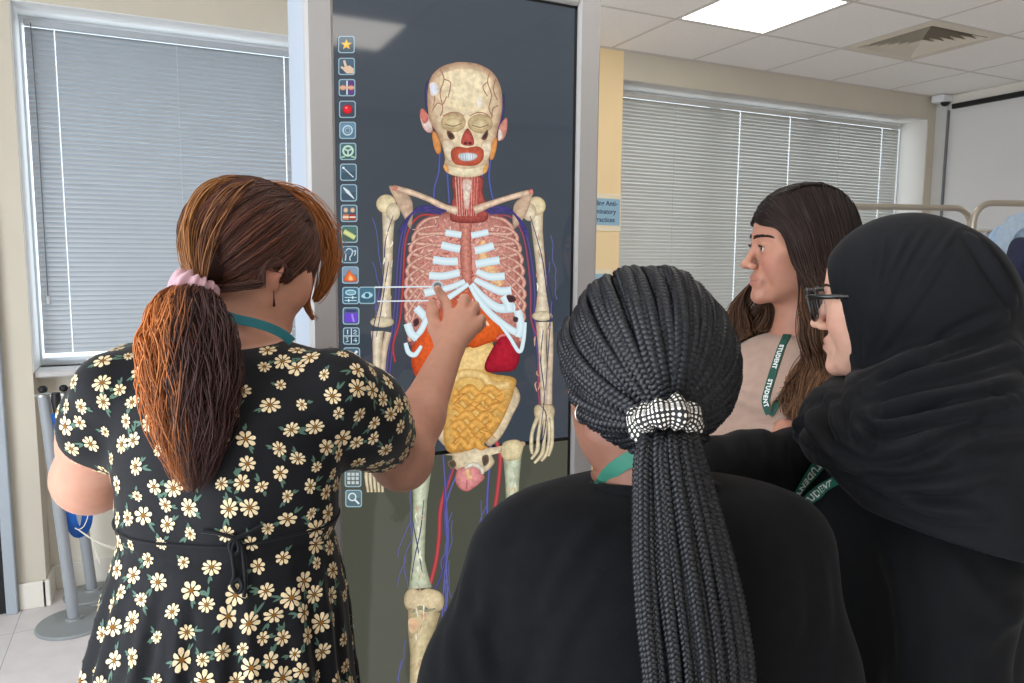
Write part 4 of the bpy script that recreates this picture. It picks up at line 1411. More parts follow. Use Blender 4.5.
def hand_sdf(F, wrist, fdir, palm, side, curl=(.5, .6, .7, .8), s=1.0, wr=.027):
    """wrist point, finger direction, palm facing direction, side=+1 when thumb is on fdir x palm"""
    y = np.asarray(fdir, float); y /= np.linalg.norm(y)
    z = np.asarray(palm, float); z = z - y * (z @ y); z /= np.linalg.norm(z)
    x = np.cross(y, z) * side
    o = np.asarray(wrist, float)
    P = lambda a: o + (x * a[0] + y * a[1] + z * a[2]) * s
    kx = (.031, .011, -.010, -.029)
    ky = (.086, .090, .085, .076)
    for i in range(4):
        F.cap(P((kx[i] * .5, .004, 0)), P((kx[i], ky[i], 0)), .017 * s, .0125 * s, .012)
    ln = (.040, .045, .041, .033)
    for i in range(4):
        p = np.array([kx[i], ky[i], 0.0]); a = 0.0
        r = (.0092, .0095, .009, .0078)[i]
        for j in range(3):
            a += curl[i] * (.8, 1.0, .7)[j]
            L = ln[i] * (1.0, .62, .5)[j]
            q = p + np.array([kx[i] * .12 * L * 8, math.cos(a) * L, math.sin(a) * L])
            F.cap(P(p), P(q), r * s, r * .9 * s, .003)
            p = q; r *= .9
    F.cap(P((.020, .012, .004)), P((.042, .046, .014)), .016 * s, .0125 * s, .012)
    F.cap(P((.042, .046, .014)), P((.050, .072, .022)), .0115 * s, .0105 * s, .003)
    F.cap(P((.050, .072, .022)), P((.050, .096, .030)), .0105 * s, .0085 * s, .003)


def TL(rows):
    """torso sections from (py, pxl, pxr, depth, ry)"""
    out = []
    for py, a, c, d, ry in rows:
        p = W((a + c) / 2, py, d)
        out.append((p[2], p[0], p[1], (c - a) / 2 / FPX * d, ry))
    return out


def shoe(parent, ankle, yaw, material, name='shoe'):
    a = np.asarray(ankle, float)
    f = rotz(yaw) @ np.array([0, 1.0, 0])
    F = Field(axis_grid(a[0] - .22, a[0] + .22, .008), axis_grid(a[1] - .22, a[1] + .22, .008), axis_grid(-.02, .16, .008))
    heel = np.array([a[0], a[1], 0]) - f * .03
    toe = np.array([a[0], a[1], 0]) + f * .15
    F.cap(heel + [0, 0, .042], toe + [0, 0, .036], .040, .036, .01)
    F.cap(heel + [0, 0, .05], [a[0], a[1], .10], .040, .038, .02)
    F.op(lambda X, Y, Z: (0.004 - Z) + 0 * X + 0 * Y, (-9, -9, -9), (9, 9, 9), 0, 'i')
    V, Q = F.mesh(1)
    V[:, 2] = np.maximum(V[:, 2], 0.0)
    return mkobj(name, V, Q, material, parent)


def hair_arcs(h, T, starts, n, cen=(0, -.012, .030), rad=(.088, .110, .101), ridge=.004, freq=23, r=.0008, colf=None, tail=.05, seed=1, jitter=.03):
    """strands combed over the scalp ellipsoid from the hairline to the gathering point T (world)"""
    rg = np.random.default_rng(seed)
    cen, rad = np.array(cen), np.array(rad)
    Tl = h.l(np.asarray(T)[None, :])[0]
    nt = (Tl - cen) / rad
    tl = np.linalg.norm(nt); nt = nt / tl
    items = []
    S = catmull(starts, 12)
    for k in range(n):
        p = S[rg.integers(len(S))] + rg.normal(0, jitter * .3, 3)
        a = (p - cen) / rad
        a /= np.linalg.norm(a)
        om = math.acos(np.clip(a @ nt, -1, 1))
        t0 = max(0, rg.uniform(-.35, .55)) if rg.random() < .5 else 0.0
        N = 18
        ts = np.linspace(t0, 1, N)
        if om < .05:
            continue
        dirs = (np.sin((1 - ts) * om)[:, None] * a + np.sin(ts * om)[:, None] * nt) / math.sin(om)
        # clump ridges follow the angle round the gathering point
        ax = a - nt * (a @ nt); ax /= np.linalg.norm(ax) + 1e-9
        ref = np.array([0, 0, 1.0]); ref = ref - nt * (ref @ nt); ref /= np.linalg.norm(ref)
        ang = math.atan2(np.cross(ref, ax) @ nt, ref @ ax)
        bump = ridge * (math.sin(ang * freq) * .6 + math.sin(ang * freq * 2.3 + 1) * .4) + rg.normal(0, .0012)
        sc = np.ones(N) + (tl - 1) * np.clip((ts - .75) / .25, 0, 1) ** 1.5
        Pl = cen + dirs * rad * sc[:, None]
        Pl = Pl + dirs * bump * np.sin(np.clip(ts * 1.05, 0, 1) * math.pi)[:, None]
        Pl = Pl + rg.normal(0, .0006, (N, 3)) + np.outer(np.sin(ts * rg.uniform(4, 9) + rg.uniform(0, 6)), rg.normal(0, .0010, 3))
        Pw = h.C + (Pl * h.s) @ h.M.T
        c = colf(rg, ang, bump) if colf else lin((60, 40, 34))
        items.append((Pw, np.full(N, r * rg.uniform(.7, 1.3)), c))
    return items


def tail_strands(path, widths, n, colf, r=.0008, flat=.6, wav=.004, seed=2, lmin=.75, nseg=26, axis=None):
    """strands hanging along a centre line, spread over widths"""
    rg = np.random.default_rng(seed)
    P = catmull(path, 10)
    tt = np.linspace(0, 1, len(P))
    wv = np.interp(tt, np.linspace(0, 1, len(widths)), widths)
    sx = R_ if axis is None else np.asarray(axis, float)
    items = []
    for k in range(n):
        a = rg.uniform(0, 2 * math.pi); q = math.sqrt(rg.random())
        u, v = q * math.cos(a), q * math.sin(a) * flat
        Lm = rg.uniform(lmin, 1.0)
        ts = np.linspace(0, Lm, nseg)
        C = np.stack([np.interp(ts, tt, P[:, i]) for i in range(3)], 1)
        w_ = np.interp(ts, tt, wv)
        T = np.gradient(C, axis=0); T /= np.linalg.norm(T, axis=1)[:, None]
        X = sx - T * (T @ sx)[:, None]; X /= np.linalg.norm(X, axis=1)[:, None]
        B = np.cross(T, X)
        ph, f1 = rg.uniform(0, 6.28), rg.uniform(9, 17)
        cl = np.sin(ts * f1 + ph + u * 5) * wav * np.clip(ts * 3, 0, 1)
        cl2 = np.cos(ts * f1 * .8 + ph * 1.7 + v * 5) * wav * np.clip(ts * 3, 0, 1)
        pts = C + X * (u * w_ + cl)[:, None] + B * (v * w_ + cl2)[:, None]
        rr = r * rg.uniform(.7, 1.3) * np.clip((1.02 - ts / Lm) * 4, .15, 1)
        items.append((pts, rr, colf(rg, u, v, ts)))
    return items


def ribbon_mesh(P, Nn, w, th=.0012):
    """flat strap: centre points P, outward normals Nn, width w"""
    P = np.asarray(P, float); Nn = np.asarray(Nn, float)
    T = np.gradient(P, axis=0); T /= np.linalg.norm(T, axis=1)[:, None]
    B = np.cross(Nn, T); B /= np.linalg.norm(B, axis=1)[:, None]
    N2 = np.cross(T, B)
    vs = []
    for i in range(len(P)):
        for a, c in ((-1, 0), (1, 0), (1, 1), (-1, 1)):
            vs.append(P[i] + B[i] * a * w / 2 + N2[i] * c * th)
    fs = []
    for i in range(len(P) - 1):
        for k in range(4):
            k2 = (k + 1) % 4
            fs.append((i * 4 + k, i * 4 + k2, i * 4 + 4 + k2, i * 4 + 4 + k))
    fs.append((3, 2, 1, 0)); n = (len(P) - 1) * 4
    fs.append((n, n + 1, n + 2, n + 3))
    return vs, fs, (P, B, N2)


def strap_text(strip, s, size, start, flip=False, off=.0016, spacing=1.15, bold=.0006, down=False):
    """lettering laid along a strap"""
    P, B, N2 = strip
    seg = np.concatenate([[0], np.cumsum(np.linalg.norm(np.diff(P, axis=0), axis=1))])
    V, Fs = text_mesh(s, size, bold, spacing)
    V = V - np.array([0, (V[:, 1].max() + V[:, 1].min()) / 2, 0])
    out = []
    for v in V:
        d = start + (v[0] if not flip else -v[0])
        yy = v[1] if not flip else -v[1]
        p = np.array([np.interp(d, seg, P[:, i]) for i in range(3)])
        b_ = np.array([np.interp(d, seg, B[:, i]) for i in range(3)])
        n_ = np.array([np.interp(d, seg, N2[:, i]) for i in range(3)])
        out.append(p + b_ * yy + n_ * off)
    return out, Fs


def surf(bvh, p, off=0.0):
    loc, nrm, idx, dist = bvh.find_nearest(Vector(tuple(p)))
    return np.array(loc) + np.array(nrm) * off, np.array(nrm)


def make_bvh(V, Q):
    return BVHTree.FromPolygons([tuple(v) for v in V.tolist()], Q.tolist())
# ================================================================== woman in the floral dress, pointing at the screen
YA = face_yaw(8)
base = W(232, 600, 1.16)
A = thing('person', 'woman in a black floral dress with a brown ponytail touching the screen', 'person', (base[0], base[1], 0))
hA = head_frame(W(254, 263, 1.20), face_yaw(41), -.30, .05, 1.0)
neckA = W(240, 345, 1.17)
bodA = TL([(338, 140, 290, 1.18, .060), (352, 104, 326, 1.17, .085), (374, 100, 343, 1.16, .105), (400, 100, 350, 1.15, .120), (440, 112, 346, 1.15, .130), (490, 120, 340, 1.15, .130), (530, 123, 334, 1.15, .132)])
zw = bodA[-1][0]
cxy = bodA[-1][1:3]
skA = TL([(526, 124, 334, 1.15, .130), (548, 120, 337, 1.155, .138), (600, 107, 346, 1.165, .165), (683, 94, 354, 1.175, .190)])
last = skA[-1]
skA += [(.62, last[1], last[2], .245, .225), (.44, last[1], last[2], .262, .240)]

SHR, ELR, WRR = W(332, 392, 1.14), W(402, 457, 1.37), W(449, 350, 1.53)
SHL, ELL = W(114, 390, 1.12), W(92, 476, 1.24)
WRL = W(150, 452, 1.44)
F = None
lo = np.array([min(SHL[0], last[1]) - .36, last[2] - .36, .0]); hi = np.array([W(480, 300, 1.66)[0] + .06, 1.62, 1.86])
gA = grid_for(lo, hi, .012, [(hA.C, (.13, .13, .17), .0034), (W(452, 318, 1.58), (.075, .09, .085), .0022)])
F = Field(*gA)
add_head(F, hA, neck=neckA, neck_r=(.054, .066), chub=.008)
F.loft([(z, x, y, rx - .016, max(ry - .016, .03)) for z, x, y, rx, ry in bodA] , YA, .03)
F.loft([(z, x, y, min(rx - .03, .19), min(ry - .03, .13)) for z, x, y, rx, ry in skA[1:4]] + [(.75, last[1], last[2], .17, .12)], YA, .04)
F.chain([SHR, SHR + (ELR - SHR) * .5, ELR], [.046, .058, .052], .02)
F.chain([ELR, ELR + (WRR - ELR) * .35, WRR], [.050, .046, .030], .02)
F.ell(ELR + np.array([0, 0, -.012]), (.046, .046, .046), None, .03)
F.chain([SHL, SHL + (ELL - SHL) * .55, ELL], [.046, .060, .056], .02)
F.ell(ELL + np.array([0, -.0, -.008]), (.054, .052, .050), None, .03)
F.chain([ELL, ELL + (WRL - ELL) * .3, WRL], [.052, .048, .028], .02)
hand_sdf(F, WRL, W(200, 440, 1.50) - WRL, -U_, 1, (.4, .5, .6, .6))
# the pointing hand, joint by joint
kn = [W(450, 318, 1.575), W(460, 313, 1.580), W(469, 317, 1.580), W(475, 326, 1.575)]
for k_, r_ in zip(kn, (.0135, .0138, .013, .012)):
    F.cap(WRR + (k_ - WRR) * .05, k_, .020, r_, .014)
    F.cap(WRR + (k_ - WRR) * .55 + F_ * .010, k_ + F_ * .006, .016, .012, .012)
tip = on(437.5, 289, 1, YS - .0150)
F.chain([kn[0], W(446.5, 304, 1.607), W(442, 296, 1.616), tip], [.0122, .0108, .0100, .0085], .004)
F.chain([kn[1], W(464.5, 299, 1.600), W(467, 303, 1.622), W(464, 311, 1.615)], [.0125, .0112, .0098, .0085], .004)
F.chain([kn[2], W(474.5, 306, 1.598), W(476, 312, 1.618), W(473, 319, 1.612)], [.0118, .0106, .0094, .0082], .004)
F.chain([kn[3], W(481.5, 319, 1.590), W(482, 324, 1.607), W(478, 330, 1.604)], [.0108, .0096, .0086, .0076], .004)
F.chain([W(444, 346, 1.545), W(435, 329, 1.570), W(432.5, 314, 1.588), W(432, 303, 1.598)], [.020, .0135, .0118, .0095], .010)
# calves and feet
LX = rotz(YA)
legs = []
for sd in (-1, 1):
    hp = np.array([last[1], last[2], .80]) + LX @ np.array([sd * .09, 0, 0])
    kn_ = hp * [1, 1, 0] + np.array([0, 0, .47]) + LX @ np.array([0, .015, 0])
    an_ = hp * [1, 1, 0] + np.array([0, 0, .07]) + LX @ np.array([0, -.01, 0])
    F.chain([hp, kn_, an_ + np.array([0, 0, .2]), an_], [.085, .058, .055, .038], .02)
    F.cap(an_, an_ + LX @ np.array([0, .12, -.04]), .032, .026, .02)
    legs.append(an_)
V, Q = F.mesh(1)
cA_ = skin_cols(V, hA, (190, 138, 116), (176, 96, 92), (208, 128, 112))
mkobj('body', V, Q, M_skin, A, cA_)
add_eyes(hA, A, (80, 100, 100))
add_brows(hA, A, (92, 58, 40))
M_sole = mat('black_shoe_leather', (26, 25, 26), rough=.45)
for an_ in legs:
    shoe(A, an_, YA, M_sole)

# ---- dress
gD = grid_for(lo, hi, .0085, [])
def folds(X, Y, Z):
    cx, cy = cxy
    an = np.arctan2(Y - cy, X - cx)
    t = np.clip((zw - Z) / .10, 0, 1)
    amp = .0060 * t + .009 * np.clip((zw - Z - .1) / .5, 0, 1)
    return amp * (np.sin(an * 31 + 2 * np.sin(an * 3)) * .6 + np.sin(an * 19 + 1.3) * .6) - .010 * np.exp(-((Z - zw + .012) / .010) ** 2) * .0
def crease(X, Y, Z):
    return .0035 * np.sin(X * 46 + Z * 30 + 2 * np.sin(Z * 17)) * np.clip((zw + .16 - Z) / .1, 0, 1) + .002 * np.sin(Z * 60 - X * 22)
F = Field(*gD)
F.loft(bodA, YA, .02, disp=crease)
F.loft(skA, YA, .006, disp=folds)
wz = W(230, 538, 1.05)[2]
# short puffed sleeves
def sleeve(a, b, t, r0, r1, r2):
    a, b = np.asarray(a), np.asarray(b)
    F.chain([a, a + (b - a) * t * .55, a + (b - a) * t], [r0, r1, r2], .035)
sleeve(SHR + np.array([0, 0, .0]), ELR, .60, .068, .076, .068)
sleeve(SHL + np.array([0, 0, .0]), ELL, .64, .058, .060, .056)
V, Q = F.mesh(1)
# gathers at the sleeve hems
for a, b, t in ((SHR, ELR, .60), (SHL, ELL, .64)):
    ax = (b - a) / np.linalg.norm(b - a); end = a + (b - a) * t
    rel = V - end; s_ = rel @ ax; rad = rel - s_[:, None] * ax
    rl = np.linalg.norm(rad, axis=1)
    e1 = np.cross(ax, [0, 0, 1.0]); e1 /= np.linalg.norm(e1); e2 = np.cross(ax, e1)
    ph = np.arctan2(rad @ e2, rad @ e1)
    near = np.exp(-((s_ - .045) / .035) ** 2) * (rl < .12)
    V += rad / (rl[:, None] + 1e-6) * (near * (.0035 * np.sin(ph * 21) - .004))[:, None]
bv = make_bvh(V, Q)
# daisies of the print: petals, eye and leaf sprigs laid into the cloth of the same mesh
tri = V[Q]
cen = tri.mean(1)
nrm = np.cross(tri[:, 2] - tri[:, 0], tri[:, 3] - tri[:, 1])
ar = np.linalg.norm(nrm, axis=1); nrm /= ar[:, None] + 1e-12
ok = (cen[:, 2] > .46)
pidx = np.where(ok)[0]
rg = np.random.default_rng(11)
cand = rg.choice(pidx, 60000, p=ar[pidx] / ar[pidx].sum())
pts = []
cell = {}
def far(p, dmin):
    k = tuple((p / .04).astype(int))
    for i in (-1, 0, 1):
        for j in (-1, 0, 1):
            for l in (-1, 0, 1):
                for q_, d_ in cell.get((k[0] + i, k[1] + j, k[2] + l), ()):
                    if np.linalg.norm(q_ - p) < max(dmin, d_):
                        return False
    cell.setdefault(k, []).append((p, dmin))
    return True
for ci in cand:
    if far(cen[ci], .034 if rg.random() < .5 else .026):
        pts.append(ci)
vs, fs, mi = [list(map(float, v)) for v in V], Q.tolist(), [0] * len(Q)
def lay(poly, m_, off):
    b_ = len(vs)
    for p in poly:
        s_, n_ = surf(bv, p, off)
        vs.append(s_)
    n = len(poly) - 1
    for k in range(n):
        fs.append([b_ + n, b_ + k, b_ + (k + 1) % n]); mi.append(m_)
for ci in pts:
    c0, n0 = cen[ci], nrm[ci]
    e1 = np.cross(n0, rg.normal(0, 1, 3)); e1 /= np.linalg.norm(e1); e2 = np.cross(n0, e1)
    R0 = rg.choice([.0095, .0118, .0140, .0160], p=[.25, .3, .3, .15])
    sq = rg.uniform(.75, 1.0)
    npet = int(rg.integers(7, 10))
    a0 = rg.uniform(0, 6.28)
    pl_ = lambda r, a: c0 + e1 * r * math.cos(a) + e2 * r * math.sin(a) * sq
    for k in range(int(rg.integers(1, 3))):      # leaves
        a = rg.uniform(0, 6.28); L = R0 * rg.uniform(1.35, 1.9); wl = .0019
        for sgn in (0, 1):
            aa = a + sgn * .55
            d = math.cos(aa) * e1 + math.sin(aa) * e2; pd = -math.sin(aa) * e1 + math.cos(aa) * e2
            b0 = c0 + (math.cos(a) * e1 + math.sin(a) * e2) * R0 * .8
            L2 = (L - R0 * .8) * (1.3 if sgn == 0 else .9)
            lay([b0, b0 + d * L2 * .35 + pd * wl, b0 + d * L2 * .75 + pd * wl * .7, b0 + d * L2, b0 + d * L2 * .75 - pd * wl * .7, b0 + d * L2 * .35 - pd * wl, b0 + d * L2 * .5], 3, .0007)
    for k in range(npet):
        a = a0 + 2 * math.pi * k / npet; wd_ = math.pi / npet * .82
        r1 = R0 * rg.uniform(.9, 1.08)
        lay([pl_(R0 * .2, a), pl_(r1 * .6, a - wd_), pl_(r1 * .88, a - wd_ * .75), pl_(r1, a - .1), pl_(r1, a + .1), pl_(r1 * .88, a + wd_ * .75), pl_(r1 * .6, a + wd_), pl_(r1 * .6, a)], 1, .0010)
    lay([pl_(R0 * .26, a0 + k * math.pi / 4) for k in range(8)] + [c0], 2, .0016)
M_dress = mat('black_viscose', (19, 19, 23), rough=.75, spec=.2, sheen=.12, noise=.15, nscale=30)
M_petal = mat('cream_daisy_print', (232, 210, 170), rough=.8, spec=.15, noise=.12, nscale=240)
M_deye = mat('ochre_daisy_centre', (132, 88, 36), rough=.8, spec=.15)
M_leaf = mat('sage_leaf_print', (86, 112, 98), rough=.8, spec=.15)
dress = mkobj('dress', np.array(vs), fs, [M_dress, M_petal, M_deye, M_leaf], A, None, True, mi)
# waist seam and tie at the back
q = MB()
ring = []
for k in range(64):
    a = 2 * math.pi * k / 64
    d = np.array([math.cos(a), math.sin(a), 0])
    p = np.array([cxy[0], cxy[1], wz]) + d * .3
    h_, n_, i_, _d = bv.ray_cast(Vector(tuple(p)), Vector(tuple(-d)))
    if h_ is not None:
        ring.append(np.array(h_) + d * .001)
q.tube(ring, .0022, 8, closed=True)
bw = surf(bv, W(236, 543, 1.0))[0] - F_ * .004
def tie(pp, r=.0028):
    q.tube(catmull([surf(bv, W(x, y, 1.0), .004)[0] for x, y in pp], 6), r, 7)
tie([(236, 543), (226, 540), (212, 536), (196, 534)]); tie([(236, 543), (250, 540), (270, 535)])
tie([(236, 543), (230, 556), (232, 574), (229, 588)]); tie([(236, 543), (243, 556), (245, 580), (240, 600)]); tie([(229, 588), (234, 596), (240, 590), (236, 582), (229, 588)])
tie([(236, 543), (228, 548), (231, 562), (238, 556), (236, 543)])
q.build('waist_tie', M_dress, dress, smooth=True)

# ---- hair
TA = W(196, 287, 1.14)
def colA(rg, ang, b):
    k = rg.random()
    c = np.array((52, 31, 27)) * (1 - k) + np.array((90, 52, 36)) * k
    return lin(tuple(c * (1 + b * 30)))  # raised clumps lighter, hollows darker: highlights put into the strand colour
M_cap = mat('hair_base', (52, 32, 26), rough=.6, spec=.25)
startsA = [(0, .088, .078), (.035, .084, .070), (.062, .062, .050), (.074, .040, .020), (.083, .010, .016), (.086, -.012, .022), (.080, -.035, -.010), (.072, -.045, -.040), (.050, -.075, -.075), (.02, -.095, -.088), (-.03, -.09, -.085), (-.07, -.04, -.04), (-.085, -.01, .02), (-.074, .04, .02), (-.062, .062, .05), (-.035, .084, .07), (0, .088, .078)]
F = Field(*grid_for(hA.C - .17, hA.C + .17, .0045, []))
F.ell(hA.w((0, -.014, .030)), (.083, .105, .096), hA.M, 0)
F.cap(hA.w((.02, -.09, -.03)), TA, .03, .018, .03)
F.ell(hA.w((0, .10, -.055)), (.12, .10, .075), hA.M, .008, 's')
F.ell(hA.w((0, .13, .015)), (.075, .08, .05), hA.M, .008, 's')
F.ell(hA.w((0, .0, -.13)), (.2, .098, .10), hA.M, .008, 's')
for x in (-1, 1):
    F.ell(hA.w((x * .092, -.006, -.018)), (.034, .026, .034), hA.M, .006, 's')
V, Q = F.mesh(1)
hair = mkobj('hair', V, Q, M_cap, A)
it = hair_arcs(hA, TA, startsA, 1500, colf=colA, r=.0009, ridge=.0035, seed=3)
crown = [(0, .085, .08), (0, .06, .105), (0, .03, .12), (0, 0, .127), (0, -.03, .125), (0, -.06, .115)]
for xo in (-.05, -.025, 0, .02, .04, .058, .07):
    cs_ = [(xo, y_, .03 + .095 * math.sqrt(max(.02, 1 - (xo / .09) ** 2 - ((y_ + .012) / .115) ** 2))) for y_ in (.085, .06, .03, 0, -.03, -.06)]
    it += hair_arcs(hA, TA, cs_, 330, colf=colA, r=.0010, ridge=.0035, seed=200 + int(xo * 1000), jitter=.05)
# loose locks over the crown and brow, backlight put into their honey brown
def lock(pp, ds, n, spread, c0, c1, r=.0009, seed=5, side=R_):
    rgl = np.random.default_rng(seed)
    base_ = catmull([W(x, y, d) for (x, y), d in zip(pp, ds)], 8)
    N = len(base_)
    out = []
    for k in range(n):
        o = rgl.normal(0, 1, 3) * spread
        env = np.sin(np.linspace(.12, 1, N) * math.pi * .96) + .08
        t = rgl.random()
        s0, s1 = 0, N
        c = np.array(c0) * (1 - t) + np.array(c1) * t
        ph = rgl.uniform(0, 6)
        wob = np.outer(np.sin(np.linspace(0, 5, N) + ph), rgl.normal(0, .0022, 3))
        out.append((base_ + np.outer(env, o) + wob, np.full(N, r * rgl.uniform(.7, 1.2)), lin(tuple(c))))
    return out
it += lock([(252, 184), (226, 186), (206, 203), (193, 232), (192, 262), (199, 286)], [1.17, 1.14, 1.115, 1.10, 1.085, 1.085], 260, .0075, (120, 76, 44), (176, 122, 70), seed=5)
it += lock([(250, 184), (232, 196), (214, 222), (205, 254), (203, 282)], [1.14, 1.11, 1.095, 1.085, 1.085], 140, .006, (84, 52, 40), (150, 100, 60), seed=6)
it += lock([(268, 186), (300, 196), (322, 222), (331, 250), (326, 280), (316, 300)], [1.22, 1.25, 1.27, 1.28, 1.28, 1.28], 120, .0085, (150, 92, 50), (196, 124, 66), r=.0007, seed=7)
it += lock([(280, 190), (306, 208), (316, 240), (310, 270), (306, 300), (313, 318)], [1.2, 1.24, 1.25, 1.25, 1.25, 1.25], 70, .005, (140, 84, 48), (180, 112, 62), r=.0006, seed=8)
it += lock([(300, 262), (285, 276), (262, 284), (236, 288), (208, 290)], [1.19, 1.15, 1.12, 1.10, 1.12], 70, .003, (64, 40, 36), (90, 58, 46), seed=9)
it += lock([(300, 306), (310, 312), (318, 320)], [1.22, 1.22, 1.22], 3, .003, (120, 80, 50), (140, 90, 60), r=.0004, seed=12)
def off_ear(items, h):
    keep = []
    for P, r_, c_ in items:
        L = h.l(P)
        ce, re = np.array([.082, -.010, -.018]), np.array([.034, .021, .028])
        q_ = (L - ce) / re
        d = np.sqrt((q_ ** 2).sum(1))
        k = d < 1
        if k.any():          # tucked over the top of the ear
            v = q_[k] + np.array([0, 0, .55]); v[:, 0] = np.maximum(v[:, 0], 0) * .5; v[:, 2] = np.abs(v[:, 2])
            v /= np.linalg.norm(v, axis=1)[:, None]
            L[k] = ce + v * re * 1.03
            L[k, 0] = np.minimum(L[k, 0], .088)
            P = h.C + (L * h.s) @ h.M.T
        keep.append((P, r_, c_))
    return keep
strands('hair_strands', off_ear(it, hA), M_hair, hair)
def colP(rg, u, v, ts):  # daylight side orange, far side dark: backlight put into the strand colour
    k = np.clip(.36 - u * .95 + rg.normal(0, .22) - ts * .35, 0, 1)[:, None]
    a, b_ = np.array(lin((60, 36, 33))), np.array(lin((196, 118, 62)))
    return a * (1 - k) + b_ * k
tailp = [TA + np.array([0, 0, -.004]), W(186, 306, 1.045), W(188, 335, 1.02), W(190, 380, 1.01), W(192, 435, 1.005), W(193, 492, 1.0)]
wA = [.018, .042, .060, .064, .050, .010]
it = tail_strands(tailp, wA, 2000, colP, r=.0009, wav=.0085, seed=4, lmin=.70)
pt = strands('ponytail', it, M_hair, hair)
F = Field(*grid_for(np.min(tailp, 0) - .09, np.max(tailp, 0) + .09, .006, []))
pc = catmull(tailp, 4)
rr = np.interp(np.linspace(0, 1, len(pc)), np.linspace(0, 1, 6), [.010, .020, .032, .036, .026, .003])
F.chain(list(pc), list(rr), .01)
V, Q = F.mesh(1)
mkobj('ponytail_core', V, Q, M_cap, pt)
# scrunchie
def scrunchie(name, c, axis, R0, r0, material, parent, nw=13, cols=None, seed=0, up=None):
    ax = np.asarray(axis, float); ax /= np.linalg.norm(ax)
    e1 = np.cross(ax, [0.3, .2, 1.0]); e1 /= np.linalg.norm(e1); e2 = np.cross(ax, e1)
    vs, fs = [], []
    n, m_ = 120, 18
    rgs = np.random.default_rng(seed)
    phs = rgs.uniform(0, 6, 4)
    for i in range(n):
        a = 2 * math.pi * i / n
        d = e1 * math.cos(a) + e2 * math.sin(a)
        rr_ = r0 * (1 + .16 * math.sin(a * nw + phs[0]) + .12 * math.sin(a * (nw * .5) + phs[1]))
        for j in range(m_):
            b_ = 2 * math.pi * j / m_
            r2 = rr_ * (1 + .10 * math.sin(b_ * 3 + a * 5 + phs[2]))
            vs.append(c + d * (R0 + r2 * math.cos(b_)) + ax * r2 * 1.25 * math.sin(b_))
    for i in range(n):
        for j in range(m_):
            fs.append((i * m_ + j, i * m_ + (j + 1) % m_, ((i + 1) % n) * m_ + (j + 1) % m_, ((i + 1) % n) * m_ + j))
    return mkobj(name, vs, fs, material, parent)
scrunchie('scrunchie', W(194, 288, 1.09), -U_ * .9 - R_ * .35 - F_ * .25, .020, .0130, mat('dusty_pink_velvet', (190, 150, 158), rough=.8, sheen=.5, bump=.2, bscale=120), A)

# ---- lanyard round the neck and drop earring
M_teal = mat('teal_lanyard_webbing', (30, 104, 112), rough=.7, bump=.1, bscale=300)
pth = [(222, 314), (236, 319), (254, 323), (270, 328), (284, 335), (292, 342)]
P_ = []
N_ = []
bvA = None
for x, y in catmull(pth, 6):
    P_.append(W(x, y, 1.105 + abs(x - 245) ** 2 * .000012)); N_.append(-F_ + U_ * .3)
vs_, fs_, _ = ribbon_mesh(P_, N_, .014)
mkobj('lanyard', vs_, fs_, M_teal, A, smooth=False)
q = MB(); e = hA.w((.083, -.002, -.040)); q.tube([e, e + [0, 0, -.012], e + [0, 0, -.024]], [.0008, .0009, .0022], 8); q.build('earring', mat('dark_earring', (60, 40, 36), rough=.3, metal=.6), A, smooth=True)
# ================================================================== woman with braids, seen from behind
YBd = face_yaw(-3)
base = W(640, 600, .85)
Bp = thing('person', 'woman with long black braids in a black sweatshirt, back to the viewer', 'person', (base[0], base[1], 0))
hB = head_frame(W(641, 386, .862), face_yaw(-16), -.06, .0, 1.0)
nkB = W(652, 496, .868)
toB = TL([(476, 596, 716, .868, .055), (487, 545, 768, .860, .082), (505, 515, 792, .852, .102), (540, 497, 800, .845, .118), (600, 490, 803, .838, .125), (683, 486, 806, .832, .125)])
l_ = toB[-1]
toB += [(1.02, l_[1], l_[2], .185, .125), (.90, l_[1], l_[2], .20, .135), (.80, l_[1], l_[2], .195, .135)]
RB = rotz(YBd)
SL, SR = W(524, 562, .85), W(776, 552, .845)
EL, ER = W(478, 700, .825), W(796, 700, .82)
EL = SL + (EL - SL) / np.linalg.norm(EL - SL) * .30; ER = SR + (ER - SR) / np.linalg.norm(ER - SR) * .30
fB = RB @ np.array([0, 1, 0])
WL, WR = EL + np.array([0, 0, -.14]) + fB * .18, ER + np.array([0, 0, -.14]) + fB * .18
lo = np.array([l_[1] - .42, l_[2] - .36, 0]); hi = np.array([l_[1] + .42, l_[2] + .46, 1.66])
hb = [(WL + fB * .08, (.1, .12, .1), .005), (WR + fB * .08, (.1, .12, .1), .005)]
F = Field(*grid_for(lo, hi, .012, [(hB.C, (.12, .13, .16), .0036)] + hb))
add_head(F, hB, neck=nkB, neck_r=(.050, .060))
F.loft([(z, x, y, max(rx - .018, .03), max(ry - .018, .03)) for z, x, y, rx, ry in toB], YBd, .03)
legsB = []
for sd, S_, E_, Wr in ((-1, SL, EL, WL), (1, SR, ER, WR)):
    F.chain([S_, S_ + (E_ - S_) * .5, E_], [.052, .048, .040], .02)
    F.chain([E_, E_ + (Wr - E_) * .3, Wr], [.040, .038, .026], .02)
    hand_sdf(F, Wr, fB * .8 + np.array([0, 0, -.6]), RB @ np.array([-sd, 0, 0]), sd * -1 * -1, (.35, .45, .5, .55))
    hp = np.array([l_[1], l_[2], .86]) + RB @ np.array([sd * .095, 0, 0])
    kn_ = hp * [1, 1, 0] + np.array([0, 0, .46]); an_ = hp * [1, 1, 0] + np.array([0, 0, .07])
    F.chain([hp, kn_, an_], [.085, .056, .040], .02); F.cap(an_, an_ + fB * .12 + [0, 0, -.035], .034, .028, .02)
    legsB.append((hp, kn_, an_))
V, Q = F.mesh(1)
bvSkinB = make_bvh(V, Q)
